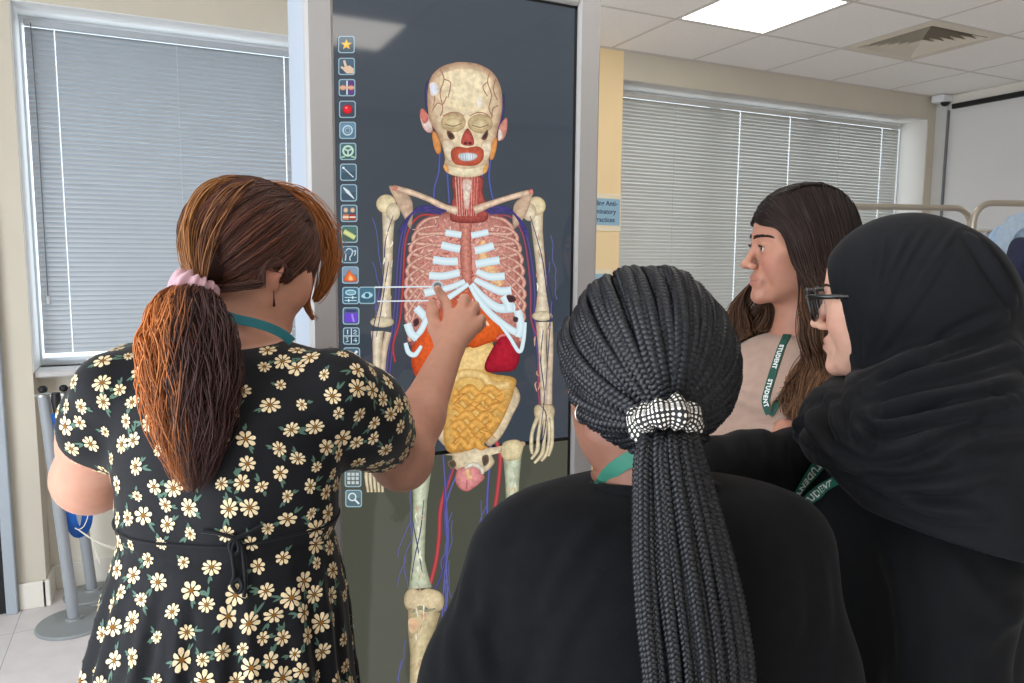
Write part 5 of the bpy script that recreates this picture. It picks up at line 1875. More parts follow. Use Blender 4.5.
mkobj('body', V, Q, M_skin, Bp, skin_cols(V, hB, (122, 82, 66), (120, 62, 60)))
add_eyes(hB, Bp, (40, 26, 18))
add_brows(hB, Bp, (24, 18, 16))

# black sweatshirt with set-in sleeves
M_sweat = mat('black_sweatshirt_fleece', (15, 15, 17), rough=.95, spec=.12, sheen=.04, noise=.18, nscale=70, bump=.25, bscale=500)
F = Field(*grid_for(lo, hi, .007 if True else .01, []))
cr = lambda X, Y, Z: .0022 * np.sin(X * 41 + Z * 26 + 2 * np.sin(Z * 15 + X * 8)) + .0016 * np.sin(Z * 37 - X * 30)
F.loft(toB, YBd, .02, disp=cr)
for S_, E_, Wr in ((SL, EL, WL), (SR, ER, WR)):
    F.chain([S_, S_ + (E_ - S_) * .45, E_], [.064, .061, .054], .05)
    F.chain([E_, E_ + (Wr - E_) * .4, E_ + (Wr - E_) * .95], [.054, .050, .040], .02)
    F.chain([E_ + (Wr - E_) * .88, E_ + (Wr - E_) * .97], [.040, .037], .006)
V, Q = F.mesh(1)
bvB = make_bvh(V, Q)
def px_line(bv, pts, n=10):
    """points of the cloth that a line seen in the picture runs over"""
    out = []
    for x, y in catmull(pts, n):
        d = ray(x, y)
        h_, _, _, _ = bv.ray_cast(Vector(tuple(CAM)), Vector(tuple(d)))
        if h_ is not None:
            out.append(np.array(h_))
    return np.array(out)
def vnormals(V, Q):
    n = np.cross(V[Q[:, 2]] - V[Q[:, 0]], V[Q[:, 3]] - V[Q[:, 1]])
    N = np.zeros_like(V)
    for i in range(4):
        np.add.at(N, Q[:, i], n)
    return N / (np.linalg.norm(N, axis=1)[:, None] + 1e-12)
def fold(V, Q, lines, amp, wid, valley=.55, sep=1.7):
    """raise soft ridges with a trough beside them along 3-D lines"""
    N = vnormals(V, Q)
    D = np.zeros(len(V))
    for L, a, w in [(l, amp * (1 if len(l) else 0), wid) if not isinstance(l, tuple) else l for l in lines]:
        if len(L) < 2:
            continue
        lo_, hi_ = L.min(0) - 4 * w, L.max(0) + 4 * w
        idx = np.where(((V > lo_) & (V < hi_)).all(1))[0]
        if not len(idx):
            continue
        P = V[idx]
        best = np.full(len(idx), 1e9); tt = np.zeros(len(idx))
        for k in range(len(L) - 1):
            ab = L[k + 1] - L[k]
            t = np.clip(((P - L[k]) @ ab) / (ab @ ab + 1e-12), 0, 1)
            d = np.linalg.norm(P - L[k] - t[:, None] * ab, axis=1)
            m_ = d < best
            best[m_] = d[m_]; tt[m_] = (k + t[m_]) / (len(L) - 1)
        env = np.sin(np.clip(tt, .02, .98) * math.pi) ** .5
        D[idx] += a * env * (np.exp(-(best / w) ** 1.35) - valley * np.exp(-((best - sep * w) / (w * .7)) ** 2))
    return V + N * D[:, None]
seams = [px_line(bvB, [(548, 492), (528, 508), (512, 540), (502, 580), (497, 640), (497, 690)]), px_line(bvB, [(768, 490), (786, 506), (800, 540), (810, 590), (813, 650), (812, 690)])]
V = fold(V, Q, [(s, -.0030, .005) for s in seams], 0, 0, valley=-.5)
wr = [px_line(bvB, p) for p in ([(470, 560), (462, 600), (468, 640)], [(455, 610), (450, 650), (452, 682)], [(484, 600), (476, 640), (484, 680)], [(600, 520), (570, 560), (545, 620)], [(590, 580), (560, 640), (540, 690)], [(820, 560), (826, 610), (820, 660)])]
V = fold(V, Q, wr, .0035, .011)
sw = mkobj('sweatshirt', V, Q, M_sweat, Bp)
# ribbed collar
cz = toB[0]
q = MB()
ringp = []
for k in range(48):
    a = 2 * math.pi * k / 48
    d = RB @ np.array([math.cos(a) * .074, math.sin(a) * .064 + .004, 0])
    ringp.append(nkB + d + np.array([0, 0, .010 - .012 * math.sin(a)]))
q.tube(ringp, .0085, 8, closed=True); q.build('collar', M_sweat, sw, smooth=True)
# trousers and shoes
M_trou = mat('dark_trousers', (32, 34, 42), rough=.85)
def trousers(parent, legs, hips, yaw, material, r=(.10, .075, .06)):
    allp = np.array([p for l in legs for p in l])
    F = Field(*grid_for(allp.min(0) - .2, allp.max(0) + .2, .014, []))
    for hp, kn_, an_ in legs:
        F.chain([hp, kn_, an_ + np.array([0, 0, .02])], list(r), .02)
    F.loft(hips, yaw, .03)
    V, Q = F.mesh(1)
    return mkobj('trousers', V, Q, material, parent)
trousers(Bp, legsB, [(.78, l_[1], l_[2], .19, .125), (.90, l_[1], l_[2], .185, .125), (.98, l_[1], l_[2], .17, .11)], YBd, M_trou)
for _, _, an_ in legsB:
    shoe(Bp, an_, YBd, M_sole)

# ---- braids: every braid is three strands plaited together
M_braid = mat('black_braid_hair', attr=True, rough=.42, spec=.36)
def plait(path, side, R=.0062, pitch=.0150, col=(26, 28, 34), taper=1.0, nper=9):
    P = np.asarray(path, float)
    seg = np.concatenate([[0], np.cumsum(np.linalg.norm(np.diff(P, axis=0), axis=1))])
    n = max(12, int(seg[-1] / pitch * nper))
    s = np.linspace(0, seg[-1], n)
    C = np.stack([np.interp(s, seg, P[:, i]) for i in range(3)], 1)
    Sd = np.stack([np.interp(s, seg, np.asarray(side)[:, i]) for i in range(3)], 1)
    T = np.gradient(C, axis=0); T /= np.linalg.norm(T, axis=1)[:, None]
    Nn = Sd - T * (Sd * T).sum(1)[:, None]; Nn /= np.linalg.norm(Nn, axis=1)[:, None]
    B = np.cross(T, Nn)
    tp = np.linspace(1, taper, n)
    out = []
    ph0 = random.uniform(0, 6)
    for j in range(3):
        t = s / pitch * 2 * math.pi / 1.0 + 2 * math.pi * j / 3 + ph0
        pt_ = C + B * (R * .58 * np.sin(t) * tp)[:, None] + Nn * (R * .34 * np.sin(2 * t) * tp)[:, None]
        k = random.uniform(.8, 1.25)
        out.append((pt_, R * .52 * tp, lin(tuple(c * k for c in col))))
    return out
TB = W(667, 420, .752)
cenB, radB = np.array((0, -.012, .028)), np.array((.0925, .112, .104))
Tl = (hB.l(TB[None])[0] - cenB) / radB
tl = np.linalg.norm(Tl); nt_ = Tl / tl
up = np.array([0, 0, 1.0]); e1 = up - nt_ * (up @ nt_); e1 /= np.linalg.norm(e1); e2 = np.cross(nt_, e1)
it = []
for lay_, (nb, rr_, off) in enumerate(((36, 0.0, 0.0), (40, -.007, .5))):
    for k in range(nb):
        ph = 2 * math.pi * (k + off + random.uniform(-.18, .18)) / nb
        c_ = math.cos(ph)
        om = 1.62 + .78 * max(c_, 0) ** .8 - 1.0 * max(-c_, 0) ** .55
        om += random.uniform(-.03, .03)
        w_ = np.linspace(om, .16, 30)
        dirs = np.cos(w_)[:, None] * nt_ + np.sin(w_)[:, None] * (e1 * math.cos(ph + 0) + e2 * math.sin(ph))
        bump = rr_ + random.uniform(-.003, .0035)
        sc = 1 + (tl - 1) * np.clip((.55 - w_) / .4, 0, 1) ** 1.4
        Pl = cenB + dirs * (radB + bump) * sc[:, None]
        if om > 2.2 and random.random() < .7:
            Pl = Pl + np.outer(np.exp(-((w_ - 1.75) / .22) ** 2), dirs[8] * random.uniform(.002, .007))
        Pw = hB.C + Pl @ hB.M.T
        nn = (Pl - cenB) / radB ** 2; nn /= np.linalg.norm(nn, axis=1)[:, None]
        it += plait(Pw, nn @ hB.M.T, R=random.uniform(.0082, .0094), pitch=.0170, col=(17, 18, 23))
F = Field(*grid_for(hB.C - .16, hB.C + .16, .005, []))
F.ell(hB.w((0, -.014, .028)), (.082, .103, .095), hB.M, 0)
F.ell(hB.w((0, .10, -.055)), (.12, .095, .075), hB.M, .008, 's')
F.ell(hB.w((0, .0, -.13)), (.2, .105, .10), hB.M, .008, 's')
V, Q = F.mesh(1)
hairB = mkobj('hair', V, Q, mat('black_hair_base', (14, 14, 16), rough=.6), Bp)
strands('scalp_braids', it, M_braid, hairB, 6)
it = []
nb = 44
for k in range(nb):
    u = (k + .5) / nb * 2 - 1
    u = max(-1, min(1, u + random.uniform(-.08, .08)))
    v = random.random()
    dd = .020 * v * (1 - u * u * .7)
    sw_ = random.uniform(-3, 3)
    pth = [(668 + u * 10, 420), (668 + u * 24, 436), (669 + u * 31, 460), (674 + u * 38, 500), (682 + u * 46 + sw_ * .4, 560), (690 + u * 50 + sw_, 620), (697 + u * 50 + sw_ * 1.4, 683), (700 + u * 48 + sw_, 760 + random.uniform(-20, 60))]
    dp = [.750, .722 - dd, .708 - dd, .700 - dd, .694 - dd, .690 - dd, .688 - dd, .690 - dd]
    P = catmull([W(x, y, d) for (x, y), d in zip(pth, dp)], 6)
    it += plait(P, np.tile(-F_, (len(P), 1)), R=random.uniform(.0052, .0066), pitch=.0150, col=(17, 17, 21), taper=.75)
strands('braided_ponytail', it, M_braid, hairB, 6)
# spotted scrunchie
M_spot = bpy.data.materials.new('black_white_spotted_cotton'); M_spot.use_nodes = True
nt = M_spot.node_tree; b = nt.nodes['Principled BSDF']; b.inputs['Roughness'].default_value = .8
a = nt.nodes.new('ShaderNodeUVMap')
vo = nt.nodes.new('ShaderNodeTexVoronoi'); vo.voronoi_dimensions = '2D'; vo.inputs['Scale'].default_value = 1.0; vo.inputs['Randomness'].default_value = .12
rp = nt.nodes.new('ShaderNodeValToRGB'); rp.color_ramp.interpolation = 'CONSTANT'
rp.color_ramp.elements[0].color = lin4((226, 218, 208)); rp.color_ramp.elements[1].color = lin4((24, 22, 24)); rp.color_ramp.elements[1].position = .30
nt.links.new(a.outputs['UV'], vo.inputs['Vector']); nt.links.new(vo.outputs['Distance'], rp.inputs['Fac']); nt.links.new(rp.outputs['Color'], b.inputs['Base Color'])
so = scrunchie('scrunchie', W(665, 421, .722), -U_ * .95 - F_ * .45 + R_ * .05, .0235, .0115, M_spot, Bp, nw=9, seed=4)
uv = so.data.uv_layers.new(name='UVMap')
n_, m_ = 120, 18
for lp in so.data.loops:
    vi = lp.vertex_index
    i, j = vi // m_, vi % m_
    uv.data[lp.index].uv = (i / n_ * 44, j / m_ * 17)
# lanyard at the neck, hoop earring
M_green = mat('green_lanyard_webbing', (38, 100, 82), rough=.65, bump=.1, bscale=300)
lp_ = px_line(bvSkinB, [(601, 486), (608, 475), (618, 466), (634, 457), (652, 452), (672, 452), (690, 460)], 8)
vs_, fs_, _ = ribbon_mesh(lp_ - F_ * .0015, np.tile(-F_ - R_ * .3, (len(lp_), 1)), .017)
mkobj('lanyard', vs_, fs_, M_green, Bp, smooth=False)
q = MB(); c = W(584, 413, .812)
q.tube([c + (R_ * math.cos(a) * .85 + F_ * math.cos(a) * .5 + U_ * math.sin(a)) * .0115 for a in np.linspace(0, 2 * math.pi, 28, endpoint=False)], .0011, 8, closed=True)
q.build('hoop_earring', mat('silver_hoop', (200, 190, 184), rough=.25, metal=1), Bp, smooth=True)
# ================================================================== woman in the black hijab and glasses
TH = -55
YC = face_yaw(-66)
base = W(920, 560, 1.12)
Cp_ = thing('person', 'woman in a black hijab and black-framed glasses looking left', 'person', (base[0], base[1], 0))
hC = head_frame(W(891, 302, 1.10), face_yaw(TH), -.06, .0, 1.0)
fC = rotz(YC) @ np.array([0, 1.0, 0]); sC = rotz(YC) @ np.array([1.0, 0, 0])
def TL2(rows):
    out = []
    for py, pxc, d, rx, ry in rows:
        p = W(pxc, py, d)
        out.append((p[2], p[0], p[1], rx, ry))
    return out
nkC = W(908, 408, 1.115)
toC = TL2([(408, 912, 1.12, .07, .06), (424, 915, 1.12, .125, .085), (450, 920, 1.12, .185, .115), (500, 918, 1.12, .205, .140), (560, 915, 1.12, .205, .150), (640, 915, 1.12, .205, .150), (683, 915, 1.12, .21, .152)])
l_ = toC[-1]
cx, cy = l_[1], l_[2]
toC += [(.95, cx, cy, .215, .16), (.60, cx, cy, .23, .19), (.30, cx, cy, .24, .21), (.06, cx, cy, .25, .22)]
Sn = W(955, 468, .985); Sf = W(868, 462, 1.20)        # near (left) and far (right) shoulders
En = Sn + (W(950, 640, .93) - Sn) / np.linalg.norm(W(950, 640, .93) - Sn) * .29
Ef = W(800, 470, 1.19)
Wn = En + (W(930, 800, .93) - En) / np.linalg.norm(W(930, 800, .93) - En) * .24
Wf = W(700, 470, 1.08)
allp = np.array([Sn, Sf, En, Ef, Wn, Wf, hC.C])
lo = np.minimum(allp.min(0) - .22, [cx - .36, cy - .36, 0]); lo[2] = 0
hi = np.maximum(allp.max(0) + .22, [cx + .36, cy + .36, 0]); hi[2] = 1.86
hdn = Wn + np.array([0, 0, -.09]) - R_ * .03; hdf = W(662, 478, 1.05)
F = Field(*grid_for(lo, hi, .014, [(hC.C, (.12, .12, .16), .0032), ((Wn + hdn) / 2, (.09, .09, .08), .005), ((Wf + hdf) / 2, (.09, .09, .08), .005)]))
add_head(F, hC, neck=nkC, neck_r=(.050, .058), chub=.004, nose=1.05)
F.loft([(z, x, y, max(rx - .022, .03), max(ry - .022, .03)) for z, x, y, rx, ry in toC[:8]] + [(.7, cx, cy, .17, .13)], YC, .03)
legsC = []
for sd in (-1, 1):
    hp = np.array([cx, cy, .86]) + sC * sd * .095
    kn_ = hp * [1, 1, 0] + np.array([0, 0, .46]); an_ = hp * [1, 1, 0] + np.array([0, 0, .07])
    F.chain([hp, kn_, an_], [.085, .056, .040], .02); F.cap(an_, an_ + fC * .12 + [0, 0, -.035], .034, .028, .02)
    legsC.append(an_)
for a, e, w_, hd in ((Sn, En, Wn, hdn), (Sf, Ef, Wf, hdf)):
    F.chain([a, a + (e - a) * .5, e], [.046, .046, .038], .02)
    F.chain([e, e + (w_ - e) * .35, w_], [.038, .036, .025], .02)
    hand_sdf(F, w_, hd - w_, -U_ + F_ * .3, 1 if a is Sf else -1, (.35, .45, .5, .55))
V, Q = F.mesh(1)
mkobj('body', V, Q, M_skin, Cp_, skin_cols(V, hC, (216, 168, 146), (188, 116, 108), (206, 134, 118)))
add_eyes(hC, Cp_, (60, 40, 28))
add_brows(hC, Cp_, (60, 44, 36))

# ---- long black abaya
M_abaya = mat('black_abaya_crepe', (18, 19, 21), rough=.9, spec=.15, sheen=.03, noise=.12, nscale=40)
F = Field(*grid_for(lo, hi, .009, []))
cr = lambda X, Y, Z: .003 * np.sin(X * 33 + Z * 18 + 2 * np.sin(Z * 11)) + .002 * np.sin(Y * 35 - Z * 22)
def fl(X, Y, Z):
    an = np.arctan2(Y - cy, X - cx)
    return cr(X, Y, Z) + .010 * np.clip((1.0 - Z) / .8, 0, 1) * np.sin(an * 15)
F.loft(toC, YC, .02, disp=fl)
for a, e, w_ in ((Sn, En, Wn), (Sf, Ef, Wf)):
    F.chain([a, a + (e - a) * .5, e], [.070, .068, .062], .04)
    F.chain([e, e + (w_ - e) * .5, e + (w_ - e) * .95], [.060, .056, .050], .03)
V, Q = F.mesh(1)
bvA_ = make_bvh(V, Q)
wr = [px_line(bvA_, p) for p in ([(745, 420), (738, 440), (742, 470)], [(768, 410), (764, 440), (770, 475)], [(790, 418), (782, 450), (786, 480)], [(720, 428), (760, 424), (800, 414)], [(820, 520), (840, 580), (850, 660)], [(955, 560), (985, 600), (1020, 620)], [(960, 680), (985, 640), (1024, 610)], [(880, 540), (900, 600), (905, 680)])]
V = fold(V, Q, wr, .006, .012)
ab = mkobj('abaya', V, Q, M_abaya, Cp_)
bvAb = make_bvh(V, Q)
for an_ in legsC:
    shoe(Cp_, an_, YC, M_sole)

# ---- hijab: hood over the head, wound round the neck, shawl over the shoulders
F = Field(*grid_for([lo[0], lo[1], 1.15], hi, .0042, []))
F.ell(hC.w((0, -.018, .024)), (.090, .115, .105), hC.M, 0)
F.ell(hC.w((0, -.085, .010)), (.062, .062, .064), hC.M, .05)
F.cap(hC.w((0, -.02, -.02)), hC.w((0, .000, -.105)), .088, .078, .03)
def HL(px, py, d): return W(px, py, d)
F.chain([hC.w((0, -.06, -.02)), W(955, 335, 1.12), W(975, 395, 1.12)], [.075, .090, .115], .06)
# the cloth wound under the chin and round the neck
F.chain([W(848, 402, 1.06), W(880, 408, .995), W(930, 400, .975), W(985, 376, 1.0)], [.034, .048, .058, .06], .03)
F.chain([W(848, 402, 1.06), W(850, 412, 1.15), W(880, 416, 1.22)], [.034, .046, .052], .03)
F.chain([W(836, 425, 1.06), W(852, 452, .985), W(910, 448, .95), W(985, 420, .95)], [.045, .055, .06, .06], .03)
F.chain([W(836, 425, 1.06), W(838, 430, 1.15), W(880, 440, 1.24)], [.045, .050, .055], .03)
shl = TL2([(392, 915, 1.11, .10, .105), (410, 918, 1.11, .145, .125), (440, 925, 1.11, .200, .150), (475, 928, 1.11, .222, .160), (515, 935, 1.105, .232, .170), (560, 942, 1.10, .240, .176)])
F.loft(shl, YC, .04)
F.chain([W(925, 430, 1.0), W(950, 500, .955), W(975, 600, .925)], [.075, .085, .092], .05)
# cut the face opening and the slanting hem
c0 = hC.w((0, .084, .06)); nrm_ = hC.M @ np.array([0, 1.0, -.26]); nrm_ /= np.linalg.norm(nrm_)
cz_ = hC.w((0, 0, -.118))[2]
def facecut(X, Y, Z):
    d = (X - c0[0]) * nrm_[0] + (Y - c0[1]) * nrm_[1] + (Z - c0[2]) * nrm_[2]
    return np.maximum(-d, cz_ - Z)
F.op(facecut, hC.C - .25, hC.C + .25, .006, 's')
h0, h1, h2 = W(838, 500, .98), W(1024, 552, .93), W(838, 470, 1.30)
nh = np.cross(h1 - h0, h2 - h0); nh /= np.linalg.norm(nh)
if nh[2] > 0: nh = -nh
F.op(lambda X, Y, Z: -((X - h0[0]) * nh[0] + (Y - h0[1]) * nh[1] + (Z - h0[2]) * nh[2]), (-9, -9, -9), (9, 9, 9), .004, 's')
g0, g1 = W(797, 440, 1.0), W(866, 512, .97)
ng = np.cross(g1 - g0, F_ + R_ * .3); ng /= np.linalg.norm(ng)
if ng @ (R_ - U_ * .0) > 0: ng = -ng
F.op(lambda X, Y, Z: -((X - g0[0]) * ng[0] + (Y - g0[1]) * ng[1] + (Z - g0[2]) * ng[2]), (-9, -9, -9), (9, 9, 9), .004, 's')
V, Q = F.mesh(1)
bvH = make_bvh(V, Q)
pa = lambda L: [(690 + x / 2.275, 170 + y / 2.275) for x, y in L]
pb = lambda L: [(790 + x / 2.252, 380 + y / 2.252) for x, y in L]
fine = [pa(p) for p in ([(345, 215), (350, 300), (372, 400), (384, 465)], [(372, 190), (383, 280), (396, 380), (402, 440)], [(415, 170), (412, 250), (405, 340), (398, 430)], [(445, 150), (430, 240), (412, 340), (400, 440)], [(500, 135), (460, 220), (425, 330), (398, 445)], [(540, 130), (490, 210), (440, 320), (405, 440)], [(590, 180), (520, 290), (440, 410)], [(610, 130), (560, 200), (490, 310), (420, 430)], [(360, 205), (366, 290), (380, 380)])]
big = [pa(p) for p in ([(640, 150), (690, 220), (740, 300)], [(390, 490), (480, 440), (600, 390), (720, 330)], [(400, 505), (500, 470), (620, 440), (740, 400)], [(420, 545), (520, 520), (640, 500), (750, 470)], [(335, 500), (300, 540), (282, 590), (310, 640), (380, 670), (460, 665)], [(362, 505), (332, 560), (345, 620), (420, 650), (520, 640)], [(388, 510), (370, 570), (400, 610), (470, 620), (600, 570), (700, 530)], [(410, 520), (400, 555), (440, 580), (540, 560), (680, 510)], [(262, 548), (248, 600), (272, 650), (332, 690)])]
big += [pb(p) for p in ([(22, 90), (42, 150), (110, 190), (200, 205), (300, 190), (400, 150)], [(60, 60), (60, 120), (110, 160), (190, 180)], [(90, 40), (110, 110), (155, 140), (170, 75)], [(150, 150), (230, 162), (330, 125), (420, 92)], [(120, 205), (220, 240), (340, 240), (470, 215)], [(200, 250), (320, 290), (450, 300)], [(300, 90), (400, 60), (500, 40)], [(330, 150), (430, 130), (520, 120)])]
V = fold(V, Q, [px_line(bvH, p) for p in fine], .0030, .0042)
V = fold(V, Q, [px_line(bvH, p) for p in big], .0100, .0078, valley=.8)
# rolled hem
M_hij = mat('black_hijab_jersey', (20, 21, 24), rough=.85, spec=.18, sheen=.04, noise=.10, nscale=60, bump=.1, bscale=600)
hj = mkobj('hijab', V, Q, M_hij, Cp_)
bvH2 = make_bvh(V, Q)

# ---- glasses
M_acet = mat('black_acetate', (14, 14, 15), rough=.18, spec=.6)
M_lens = bpy.data.materials.new('spectacle_lens'); M_lens.use_nodes = True
lb = M_lens.node_tree.nodes['Principled BSDF']; lb.inputs['Transmission Weight'].default_value = 1; lb.inputs['Roughness'].default_value = .02; lb.inputs['IOR'].default_value = 1.12; lb.inputs['Base Color'].default_value = lin4((150, 158, 166))
gl = None
def rim(x):
    P = []
    for k in range(40):
        a = 2 * math.pi * k / 40
        ca, sa = math.cos(a), math.sin(a)
        ex = math.copysign(abs(ca) ** .62, ca) * .0255; ez = math.copysign(abs(sa) ** .62, sa) * .0225
        P.append(np.array([x * .034 + ex, .1045 - .10 * max(0, abs(x * .034 + ex) - .02) + .22 * ez, -.0015 + ez + (.004 if sa > .3 else 0) * abs(ex) / .0255]))
    return P
q = MB()
for x in (-1, 1):
    q.tube([hC.w(p) for p in rim(x)], [.0026 + .0014 * max(0, math.sin(2 * math.pi * k / 40)) for k in range(40)], 8, closed=True)
q.tube([hC.w(p) for p in ((-.010, .1065, .006), (0, .1095, .008), (.010, .1065, .006))], .0020, 8)
gl = q.build('glasses_frame', M_acet, Cp_, smooth=True)
for x in (-1, 1):
    q = MB()
    q.tube([hC.w(p) for p in ((x * .0585, .1035, .012), (x * .066, .097, .0125), (x * .074, .06, .012), (x * .079, .0, .010), (x * .080, -.02, .0))], [.0045, .0042, .0034, .0028, .0022], 8)
    q.build('temple', M_acet, gl, smooth=True)
    P = rim(x); c = np.mean(P, 0)
    q = MB(); q.add([hC.w(p) for p in P] + [hC.w(c + np.array([0, .0012, 0]))], [(k, (k + 1) % 40, 40) for k in range(40)]); q.build('lens', M_lens, gl, smooth=True)

# ---- lanyard: two straps coming out from under the shawl
M_green2 = mat('dark_green_lanyard_webbing', (28, 104, 84), rough=.65, bump=.1, bscale=300)
M_lett = mat('white_lanyard_lettering', (226, 232, 228), rough=.7)
def strap(bv, pts, w, parent, texts, m_=None, off=.0025, th=.001, skip=None):
    L = []
    for x, y in catmull(pts, 8):
        h_, n_, _, _ = bv.ray_cast(Vector(tuple(CAM)), Vector(tuple(ray(x, y))))
        if h_ is None: continue
        L.append((np.array(h_), np.array(n_)))
    P = np.array([a for a, _ in L]); Nn = np.array([n for _, n in L])
    for _ in range(3):
        P[1:-1] = (P[:-2] + P[1:-1] * 2 + P[2:]) / 4; Nn[1:-1] = (Nn[:-2] + Nn[1:-1] * 2 + Nn[2:]) / 4
    Nn /= np.linalg.norm(Nn, axis=1)[:, None]
    vs_, fs_, strip = ribbon_mesh(P + Nn * off, Nn, w, th)
    o = mkobj('lanyard', vs_, fs_, m_ or M_green2, parent, smooth=False)
    for s, size, start, flip in texts:
        tv, tf = strap_text(strip, s, size, start, flip, off=th + .0004)
        q = MB(); q.add(tv, tf); q.build('strap_lettering', M_lett, o)
    return o
strap(bvAb, [(793, 498), (802, 484), (814, 470), (826, 458)], .017, Cp_, [('STUDENT', .014, .075, True)])
strap(bvAb, [(792, 511), (806, 500), (822, 490), (840, 480), (852, 474)], .017, Cp_, [('STUDENT', .014, .030, False)])
# ================================================================== woman in the beige top with long wavy hair
YD = face_yaw(-132)
base = W(792, 560, 1.555)
Dp = thing('person', 'woman with long wavy brown hair in a beige top and green lanyard', 'person', (base[0], base[1], 0))
hD = head_frame(W(797, 249, 1.535), face_yaw(-90), -.02, -.03, 1.0)
fD = rotz(YD) @ np.array([0, 1.0, 0]); sD = rotz(YD) @ np.array([1.0, 0, 0])
nkD = W(797, 338, 1.565)
toD = TL2([(332, 797, 1.565, .062, .058), (344, 796, 1.565, .105, .080), (362, 792, 1.565, .165, .105), (395, 790, 1.5555, .190, .125), (440, 790, 1.555, .185, .130), (500, 790, 1.555, .165, .120), (560, 790, 1.555, .17, .125), (650, 790, 1.555, .185, .13)])
cx, cy = toD[-1][1:3]
toD += [(.88, cx, cy, .19, .135)]
Sr = W(797, 372, 1.565) + sD * .175 + np.array([0, 0, -.0]); Sl = W(797, 372, 1.565) - sD * .175
Er, El = Sr + np.array([0, 0, -.22]) + fD * .12 + sD * .02, Sl + np.array([0, 0, -.25]) + fD * .06 - sD * .04
Wr_, Wl_ = W(782, 436, 1.405), W(752, 476, 1.415)
allp = np.array([Sr, Sl, Er, El, Wr_, Wl_, hD.C])
lo = np.minimum(allp.min(0) - .2, [cx - .3, cy - .3, 0]); lo[2] = 0
hi = np.maximum(allp.max(0) + .2, [cx + .3, cy + .3, 0]); hi[2] = 1.87
F = Field(*grid_for(lo, hi, .014, [(hD.C, (.12, .12, .16), .0030), (Wr_ + R_ * .08, (.1, .1, .08), .005), (Wl_ - R_ * .08, (.1, .1, .08), .005)]))
add_head(F, hD, neck=nkD, neck_r=(.044, .052), nose=1.12, wide=.97)
F.loft([(z, x, y, max(rx - .016, .03), max(ry - .016, .03)) for z, x, y, rx, ry in toD], YD, .03)
legsD = []
for sd in (-1, 1):
    hp = np.array([cx, cy, .88]) + sD * sd * .092
    kn_ = hp * [1, 1, 0] + np.array([0, 0, .47]); an_ = hp * [1, 1, 0] + np.array([0, 0, .07])
    F.chain([hp, kn_, an_], [.082, .054, .038], .02); F.cap(an_, an_ + fD * .12 + [0, 0, -.035], .032, .026, .02)
    legsD.append((hp, kn_, an_))
for a, e, w_, sg in ((Sr, Er, Wr_, -1), (Sl, El, Wl_, 1)):
    F.chain([a, a + (e - a) * .5, e], [.044, .042, .036], .02)
    F.chain([e, e + (w_ - e) * .35, w_], [.036, .034, .024], .02)
    hand_sdf(F, w_, (R_ - U_ * .2 + F_ * .12) if sg < 0 else (-R_ - U_ * .15 + F_ * .2), F_ * .9 - U_ * .3, sg, (.25, .3, .35, .4))
V, Q = F.mesh(1)
bvD0 = make_bvh(V, Q)
mkobj('body', V, Q, M_skin, Dp, skin_cols(V, hD, (180, 128, 106), (166, 96, 92), (190, 120, 106)))
add_eyes(hD, Dp, (52, 34, 24))
add_brows(hD, Dp, (34, 22, 18), 1.5)
# lashes
for x in (-1, 1):
    it = []
    for k in range(26):
        t = k / 25
        px = x * (.032 + (t - .5) * .0235); zz = .0072 - ((t - .5) * 2) ** 2 * .003
        p = np.array([px, .0845 - ((t - .5) * 2) ** 2 * .004, zz]); it.append((np.array([hD.w(p), hD.w(p + np.array([x * .001 * (t - .3), .0035, .0008])), hD.w(p + np.array([x * .002 * (t - .3), .0055, .003]))]), [.0005, .0004, .0002], lin((18, 14, 14))))
    strands('eyelashes', it, M_hair, Dp, 3)

# ---- beige top
M_beige = mat('beige_ribbed_jersey', (172, 146, 132), rough=.85, spec=.2, sheen=.2, noise=.06, nscale=60, bump=.15, bscale=400)
F = Field(*grid_for(lo, hi, .008, []))
cr = lambda X, Y, Z: .0022 * np.sin(X * 41 + Z * 36 + 2 * np.sin(Z * 15 + X * 8)) + .0016 * np.sin(Z * 47 - Y * 30)
F.loft(toD, YD, .02, disp=cr)
for a, e, w_ in ((Sr, Er, Wr_), (Sl, El, Wl_)):
    F.chain([a, a + (e - a) * .5, e], [.054, .052, .047], .035)
    F.chain([e, e + (w_ - e) * .4, e + (w_ - e) * .92], [.046, .044, .034], .02)
V, Q = F.mesh(1)
bvD = make_bvh(V, Q)
V = fold(V, Q, [px_line(bvD, p) for p in ([(735, 398), (750, 404), (768, 412)], [(740, 390), (760, 394)], [(800, 380), (790, 400), (775, 412)], [(745, 420), (770, 426), (790, 430)])], .004, .009)
mkobj('top', V, Q, M_beige, Dp)
bvD = make_bvh(V, Q)
trousers(Dp, legsD, [(.80, cx, cy, .178, .122), (.90, cx, cy, .178, .122), (.98, cx, cy, .165, .11)], YD, mat('black_trousers', (24, 24, 27), rough=.85), (.096, .07, .056))
for _, _, an_ in legsD:
    shoe(Dp, an_, YD, M_sole)
M_green3 = mat('bottle_green_lanyard_webbing', (24, 78, 66), rough=.65, bump=.1, bscale=300)
strap(bvD, [(788, 334), (781, 350), (775, 368), (769, 388), (766, 402), (770, 414)], .0155, Dp, [('STUDENT', .012, .045, False), ('STUDENT', .012, .128, False)], M_green3)
strap(bvD, [(826, 352), (812, 362), (798, 376), (786, 392), (776, 406), (770, 415)], .0155, Dp, [('STUDENT', .012, .050, False)], M_green3)

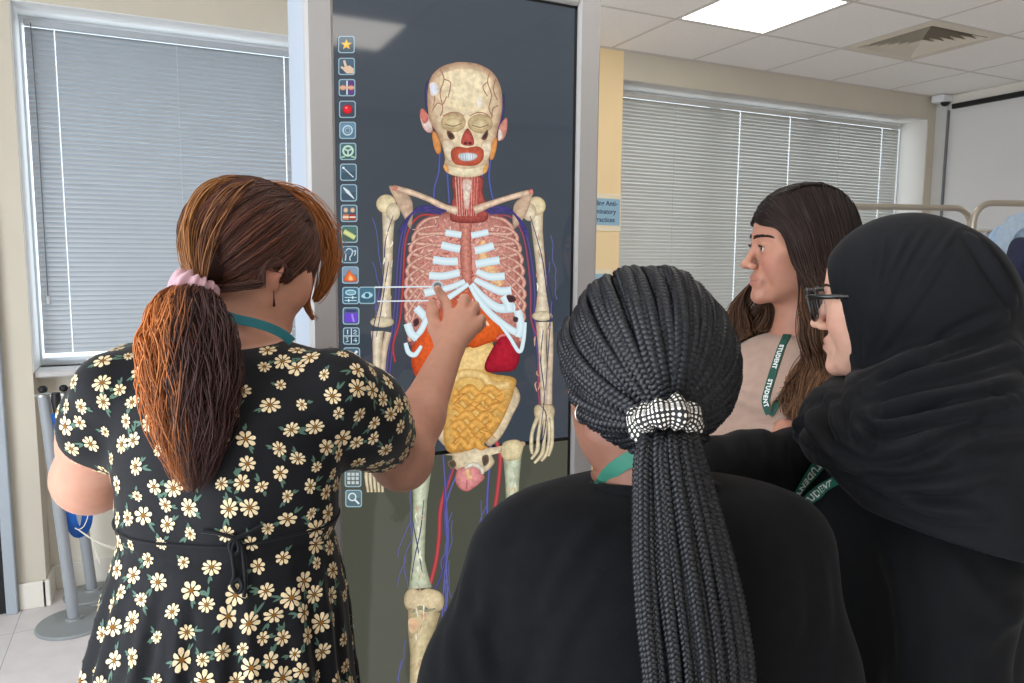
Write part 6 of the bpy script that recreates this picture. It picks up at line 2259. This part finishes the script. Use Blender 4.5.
# ---- long wavy hair with a middle parting
rgd = np.random.default_rng(21)
F = Field(*grid_for(hD.C - .18, hD.C + .18, .0045, []))
F.ell(hD.w((0, -.016, .030)), (.080, .102, .095), hD.M, 0)
F.ell(hD.w((0, -.03, -.06)), (.072, .075, .10), hD.M, .03)
F.ell(hD.w((0, .10, -.045)), (.058, .115, .105), hD.M, .01, 's')
F.ell(hD.w((0, .10, -.11)), (.12, .12, .07), hD.M, .01, 's')
V, Q = F.mesh(1)
M_capD = mat('dark_brown_hair_base', (30, 20, 17), rough=.6)
hrD = mkobj('hair', V, Q, M_capD, Dp)
it = []
def wavecol(ts, k, top=(22, 13, 11), mid=(50, 31, 23), end=(120, 84, 56)):
    a, m_, e = (np.array(lin(c)) for c in (top, mid, end))
    t = np.clip(ts + (k - .5) * .25, 0, 1)[:, None]
    return np.where(t < .5, a + (m_ - a) * (t / .5), m_ + (e - m_) * ((t - .5) / .5) * (0.35 + .9 * k))
for sd in (-1, 1):
    for k in range(1900):
        y = rgd.uniform(-.100, .090) if rgd.random() < .7 else rgd.uniform(.05, .090)
        f = (y + .100) / .188                       # 1 at the hairline, 0 at the crown
        zt = .030 + .098 * math.sqrt(max(.02, 1 - ((y + .014) / .108) ** 2))
        r_ = rgd.normal(0, 1, 3)
        j = rgd.uniform(0, 1)
        def side(bx, yy):
            return sd * bx * max(.25, math.sqrt(max(0, 1 - ((yy + .014) / .112) ** 2)))
        y1 = -.112 + .165 * f
        y2 = -.110 + .140 * f
        p = [np.array([sd * .001, y, zt + .001])]
        p.append(np.array([side(.058, y * .9), y * .93, zt - .007]))
        p.append(np.array([side(.081 + .006 * j, y1), y1, .035]))
        p.append(np.array([side(.087 + .009 * j, y2), y2, -.035]))
        if sd < 0:      # side towards the viewer: over the ear and down in front of the shoulder
            yb = -.108 + .120 * f + .009 * r_[0]
            p.append(np.array([side(.094 + .015 * j, yb), yb - .004, -.10]))
            p.append(np.array([sd * (.072 + .04 * f + .03 * j), yb, -.17]))
            p.append(np.array([sd * (.076 + .04 * f + .03 * j) + .010 * r_[1], yb + .006, -.24]))
            p.append(np.array([sd * (.076 + .04 * f + .03 * j) + .012 * r_[1], yb + .014 + .012 * r_[2], -.30 - .03 * rgd.random()]))
        else:           # far side: falls forward past the chin over the chest
            yb = -.08 + .200 * f + .012 * r_[0]
            p.append(np.array([sd * (.078 + .02 * j), -.07 + .150 * f, -.10]))
            p.append(np.array([sd * (.075 + .03 * j), yb * .95, -.17]))
            p.append(np.array([sd * (.070 + .04 * j) + .010 * r_[1], yb + .012, -.24]))
            p.append(np.array([sd * (.065 + .04 * j) + .012 * r_[1], yb + .006 + .012 * r_[2], -.32 - .04 * rgd.random()]))
        P = catmull(p, 6)
        N = len(P)
        ts = np.linspace(0, 1, N)
        clump = math.floor(f * 9) * 1.7 + sd
        am = .015 * np.clip((ts - .42) / .3, 0, 1)
        P = P + np.outer(am * np.sin(ts * 21 + clump), [.55 * sd, .85, 0]) + np.outer(am * .6 * np.cos(ts * 24 + clump * 1.3), [.9, -.3, 0]) + np.outer(np.sin(ts * 9 + rgd.uniform(0, 6)) * .0016, rgd.normal(0, 1, 3))
        Pw = hD.C + P @ hD.M.T
        for i in range(N // 2, N):
            loc, nn, _, dist = bvD.find_nearest(Vector(tuple(Pw[i])))
            nn = np.array(nn); loc = np.array(loc)
            dd = (Pw[i] - loc) @ nn
            if dd < .005 + .018 * j:
                Pw[i] = loc + nn * (.005 + .018 * j) if dd > -.04 else Pw[i] + nn * (.01 - dd)
        it.append((Pw, np.full(N, .00085 * rgd.uniform(.7, 1.3)), wavecol(ts, rgd.random())))
strands('hair_strands', it, M_hair, hrD)
# ================================================================== queue barrier posts at the left
M_post = mat('grey_post_enamel', (150, 154, 158), rough=.38, noise=.02)
M_base = mat('grey_base_plate', (142, 146, 146), rough=.42, noise=.03)
M_belt = mat('blue_belt_webbing', (18, 92, 178), rough=.55, bump=.1, bscale=200)
M_steel = mat('brushed_steel', (190, 190, 188), rough=.35, metal=.9)
def barrier(b, top, label, rb=.150):
    b, top = np.asarray(b, float), np.asarray(top, float)
    t = thing('barrier_post', label, 'barrier', (b[0], b[1], 0), group='grey queue barrier posts')
    q = MB(); q.lathe([(rb, 0), (rb + .001, .006), (rb - .004, .013), (.05, .020), (.036, .024), (.034, .034), (0, .036)], (b[0], b[1], 0), 48); q.build('base', M_base, t, angle=30)
    ax = (top - b) / np.linalg.norm(top - b)
    q = MB(); q.tube([b + ax * .02, b + ax * .5, top - ax * .05], .0235, 24); q.build('post', M_post, t, angle=40)
    q = MB(); q.tube([top - ax * .052, top - ax * .044], [.030, .030], 24); q.tube([top - ax * .05 - R_ * .035, top - ax * .05 + R_ * .055], .006, 10); q.build('top_plate', M_steel, t, angle=40)
    q = MB(); q.lathe([(.0, -.016), (.012, -.013), (.018, -.004), (.018, .006), (.010, .015), (0, .017)], tuple(top - ax * .024), 18); q.build('knob', M_black, t, smooth=True)
    c = top - ax * .05 + R_ * .052
    q = MB(); q.tube([c + np.array([0, 0, .012]), c + np.array([0, 0, -.02]), c + np.array([0, 0, -.075])], [.016, .019, .013], 12); q.build('belt_clip', M_black, t, angle=40)
    return t, c
b1, c1 = barrier((-.381, 3.645, 0), (-.447, 3.65, 1.075), 'nearer of the two grey queue barrier posts, left of the floral dress')
b2, c2 = barrier((-.330, 3.935, 0), (-.400, 3.935, 1.03), 'grey queue barrier post further back, in the window bay', .122)
e1, e2 = c1 + np.array([0, 0, -.075]), c2 + np.array([0, 0, -.075])
e2 = e2 + np.array([0, -.02, -.012])
P = catmull([e1, on(60, 430, 1, 3.64), on(66, 480, 1, 3.64), on(71, 520, 1, 3.66), on(79, 533, 1, 3.72), on(87, 520, 1, 3.80), on(86, 480, 1, 3.85), on(80, 430, 1, 3.88), e2], 8)
vs_, fs_, _ = ribbon_mesh(P, np.tile(R_, (len(P), 1)) * .55 - F_[None] * .8, .045, .002)
mkobj('belt', vs_, fs_, M_belt, b1, smooth=False)
# thin white cord tangled over the belt
M_wc = mat('white_cord', (228, 222, 206), rough=.7)
q = MB()
for pts in ([(75, 528), (82, 532), (96, 541), (110, 546), (128, 549)], [(80, 531), (90, 538), (105, 546), (128, 553)], [(86, 505), (88, 515), (84, 526), (78, 530)], [(93, 540), (96, 552), (101, 565)]):
    q.tube(catmull([on(x, y, 1, 3.60) for x, y in pts], 6), .0022, 6)
tag(q.build('cord', M_wc, None, smooth=True), 'thin white cord looped over the blue barrier belt', 'cord')
# crumpled translucent bag on the floor beside the posts
cB_ = on(112, 610, 2, 0.0)
cb = np.array([-.06, 3.74])
F = Field(axis_grid(cb[0] - .26, cb[0] + .26, .012), axis_grid(cb[1] - .25, cb[1] + .25, .012), axis_grid(-.02, .62, .012))
F.loft([(.004, cb[0], cb[1], .13, .11), (.05, cb[0], cb[1], .15, .12), (.22, cb[0] + .01, cb[1], .145, .10), (.40, cb[0] + .01, cb[1] + .01, .12, .08), (.50, cb[0], cb[1], .10, .05)], .3, 0, disp=lambda X, Y, Z: .010 * np.sin(X * 40 + Z * 22 + 2 * np.sin(Z * 18)) + .008 * np.sin(Z * 30 - X * 55 + Y * 30))
V, Q = F.mesh(1); V[:, 2] = np.maximum(V[:, 2], .001)
M_bag = mat('milky_plastic', (224, 226, 234), rough=.35, spec=.4, noise=.03, nscale=12)
t = thing('plastic_bag', 'crumpled white plastic bag on the floor behind the barrier posts', 'bag', (cb[0], cb[1], 0))
mkobj('bag_body', V, Q, M_bag, t)
q = MB()
for s_ in (-1, 1):
    q.tube(catmull([np.array([cb[0] - .05, cb[1] + .02 * s_, .49]), np.array([cb[0] - .045, cb[1] + .03 * s_, .545]), np.array([cb[0] + .035, cb[1] + .03 * s_, .55]), np.array([cb[0] + .05, cb[1] + .02 * s_, .49])], 6), [.010] * 19, 8)
q.build('bag_handles', M_bag, t, smooth=True)

# ================================================================== ward screens at the right
M_tubeS = mat('cream_steel_tube', (182, 172, 156), rough=.32, metal=.55)
M_curt = mat('pale_grey_curtain', (196, 196, 200), rough=.8, noise=.03)
def ward_screen(a, c, zt, label):
    a, c = np.asarray(a, float), np.asarray(c, float)
    t = thing('ward_screen', label, 'folding screen', ((a[0] + c[0]) / 2, (a[1] + c[1]) / 2, 0), group='folding ward screens')
    d = (c - a); L = np.linalg.norm(d); d = d / L
    r = .07
    P = [np.array([*a, .06])]
    P += [np.array([*a, zt - r])]
    for k in range(1, 7):
        an = math.pi / 2 * k / 6
        P.append(np.array([*(a + d * r * (1 - math.cos(an))), zt - r + r * math.sin(an)]))
    for k in range(0, 7):
        an = math.pi / 2 * k / 6
        P.append(np.array([*(c - d * r * (1 - math.sin(an))), zt - r + r * math.cos(an)]))
    P.append(np.array([*c, .06]))
    q = MB(); q.tube(P, .0120, 12); q.build('tube_frame', M_tubeS, t, smooth=True)
    for z in (zt - .105, .22):
        q = MB(); q.tube([np.array([*a, z]), np.array([*c, z])], .005, 8); q.build('curtain_rod', M_tubeS, t, smooth=True)
    n = np.array([-d[1], d[0]])
    q = MB(); vs = []; N = 90
    for i in range(N + 1):
        u = i / N
        for z, am in ((zt - .098, .004), (zt - .125, .005), (zt - .3, .012), (.9, .014), (.22, .008)):
            o = am * math.sin(u * 60 + math.sin(z * 4) * .6)
            p = a + d * (.02 + (L - .04) * u) + n * o
            vs.append((p[0], p[1], z))
    q.add(vs, [(i * 5 + k, i * 5 + k + 1, i * 5 + 6 + k, i * 5 + 5 + k) for i in range(N) for k in range(4)])
    q.build('curtain', M_curt, t, smooth=True)
    for e in (a, c):
        q = MB(); q.lathe([(0, 0), (.02, .004), (.026, .028), (.02, .05), (.009, .064)], (e[0], e[1], 0), 16); q.build('castor', M_black, t, smooth=True)
    return t
zt = 1.832
sA, sB, sC_ = W(800, 208, 2.84), W(972, 206, 2.86), W(1090, 200, 2.80)
off_ = np.array([.036, -.018])
tA = ward_screen(sA[:2], W(972, 206, 2.93)[:2], 1.826, 'tubular ward screen panel in front of the right window')
tB = ward_screen(W(975, 200, 2.80)[:2], W(1090, 200, 2.84)[:2], 1.838, 'tubular ward screen panel with a pale curtain at the right edge')

# clothes hung over the right panel
M_denim = mat('pale_blue_denim', (166, 190, 216), rough=.85, noise=.12, nscale=50, bump=.2, bscale=300)
M_navy = mat('navy_cloth', (38, 42, 66), rough=.85, noise=.1, nscale=30)
def garment(name, label, pts, rs, material, folds_, lo, hi, cat, k=.03, cut=None, seed=0, collar=None):
    F = Field(axis_grid(lo[0], hi[0], .0065), axis_grid(lo[1], hi[1], .0065), axis_grid(lo[2], hi[2], .0065))
    for P, R in zip(pts, rs):
        F.chain(P, R, k)
    F.op(lambda X, Y, Z: .005 * np.sin(X * 60 + Z * 30 + 2 * np.sin(Z * 25)) + .004 * np.sin(Z * 48 - Y * 60), lo, hi, 0, '+')
    V, Q = F.mesh(1)
    if folds_:
        bv = make_bvh(V, Q)
        V = fold(V, Q, [px_line(bv, p) for p in folds_], .007, .009)
    c = V.mean(0)
    t = thing(name, label, cat, (c[0], c[1], V[:, 2].min()))
    mkobj(name + '_body', V, Q, material, t)
    return t, V, Q
dn = 2.62
P1 = [[W(985, 262, dn), W(1000, 240, dn), W(1018, 228, dn), W(1050, 226, dn)], [W(985, 262, dn), W(990, 330, dn), W(992, 420, dn)], [W(1010, 250, dn + .03), W(1015, 350, dn + .02)], [W(1050, 235, dn), W(1060, 330, dn), W(1058, 430, dn)]]
R1 = [[.03, .035, .035, .035], [.045, .06, .06], [.06, .08], [.05, .07, .07]]
lo_ = np.min([np.min(p, 0) for p in P1], 0) - .12; hi_ = np.max([np.max(p, 0) for p in P1], 0) + .12
tj, V, Q = garment('shirt', 'pale blue denim shirt hanging by the ward screen at the right edge', P1, R1, M_denim, [[(990, 262), (1000, 245), (1010, 230)], [(983, 262), (1000, 270), (1010, 290)]], lo_, hi_, 'shirt')
q = MB()
vs_, fs_, _ = ribbon_mesh(catmull([W(998, 262, dn - .075), W(1002, 245, dn - .07), W(1008, 230, dn - .06), W(1020, 221, dn - .05), W(1040, 220, dn - .05)], 8), np.tile(-F_, (33, 1)), .055, .004)
mkobj('collar', vs_, fs_, mat('collar_denim', (188, 208, 228), rough=.85, noise=.1, nscale=60), tj, smooth=False)
def hanger(t, c, top):
    q = MB(); q.tube(catmull([c - R_ * .16 + np.array([0, 0, -.05]), c - R_ * .06, c, c + R_ * .06, c + R_ * .16 + np.array([0, 0, -.05])], 5), .006, 8)
    q.tube(catmull([c, c * .5 + top * .5, top + np.array([0, 0, .012]), top + F_ * .03 + np.array([0, 0, .016]), top + F_ * .045 - np.array([0, 0, .01])], 6), .0022, 8)
    q.build('hanger', M_steel, t, smooth=True)
hanger(tj, W(1050, 222, dn), W(1050, 199, 2.75))
dn2 = 2.38
P2 = [[W(1008, 268, dn2), W(1022, 252, dn2), W(1050, 248, dn2)], [W(1004, 285, dn2), W(1010, 360, dn2), W(1012, 450, dn2)], [W(1036, 270, dn2), W(1040, 360, dn2), W(1042, 450, dn2)]]
R2 = [[.03, .035, .035], [.045, .06, .06], [.06, .07, .07]]
lo_ = np.min([np.min(p, 0) for p in P2], 0) - .12; hi_ = np.max([np.max(p, 0) for p in P2], 0) + .12
tn, V, Q = garment('jacket', 'navy jacket hanging in front of the pale blue shirt', P2, R2, M_navy, [[(1012, 262), (1016, 275), (1014, 290)], [(1022, 256), (1020, 275), (1022, 295)]], lo_, hi_, 'jacket')
q = MB(); c_ = W(1052, 246, dn2)
q.tube(catmull([c_ - R_ * .14 + np.array([0, 0, -.05]), c_ - R_ * .06, c_, c_ + R_ * .06, c_ + R_ * .14 + np.array([0, 0, -.05])], 5), .006, 8)
q.tube(catmull([c_, W(1052, 215, dn2), W(1052, 196, dn2 + .04), W(1052, 185, 2.62), W(1052, 186, 2.76), W(1052, 192, 2.78)], 6), .0022, 8)
q.build('hanger', M_steel, tn, smooth=True)
scene.cycles.use_denoising = True
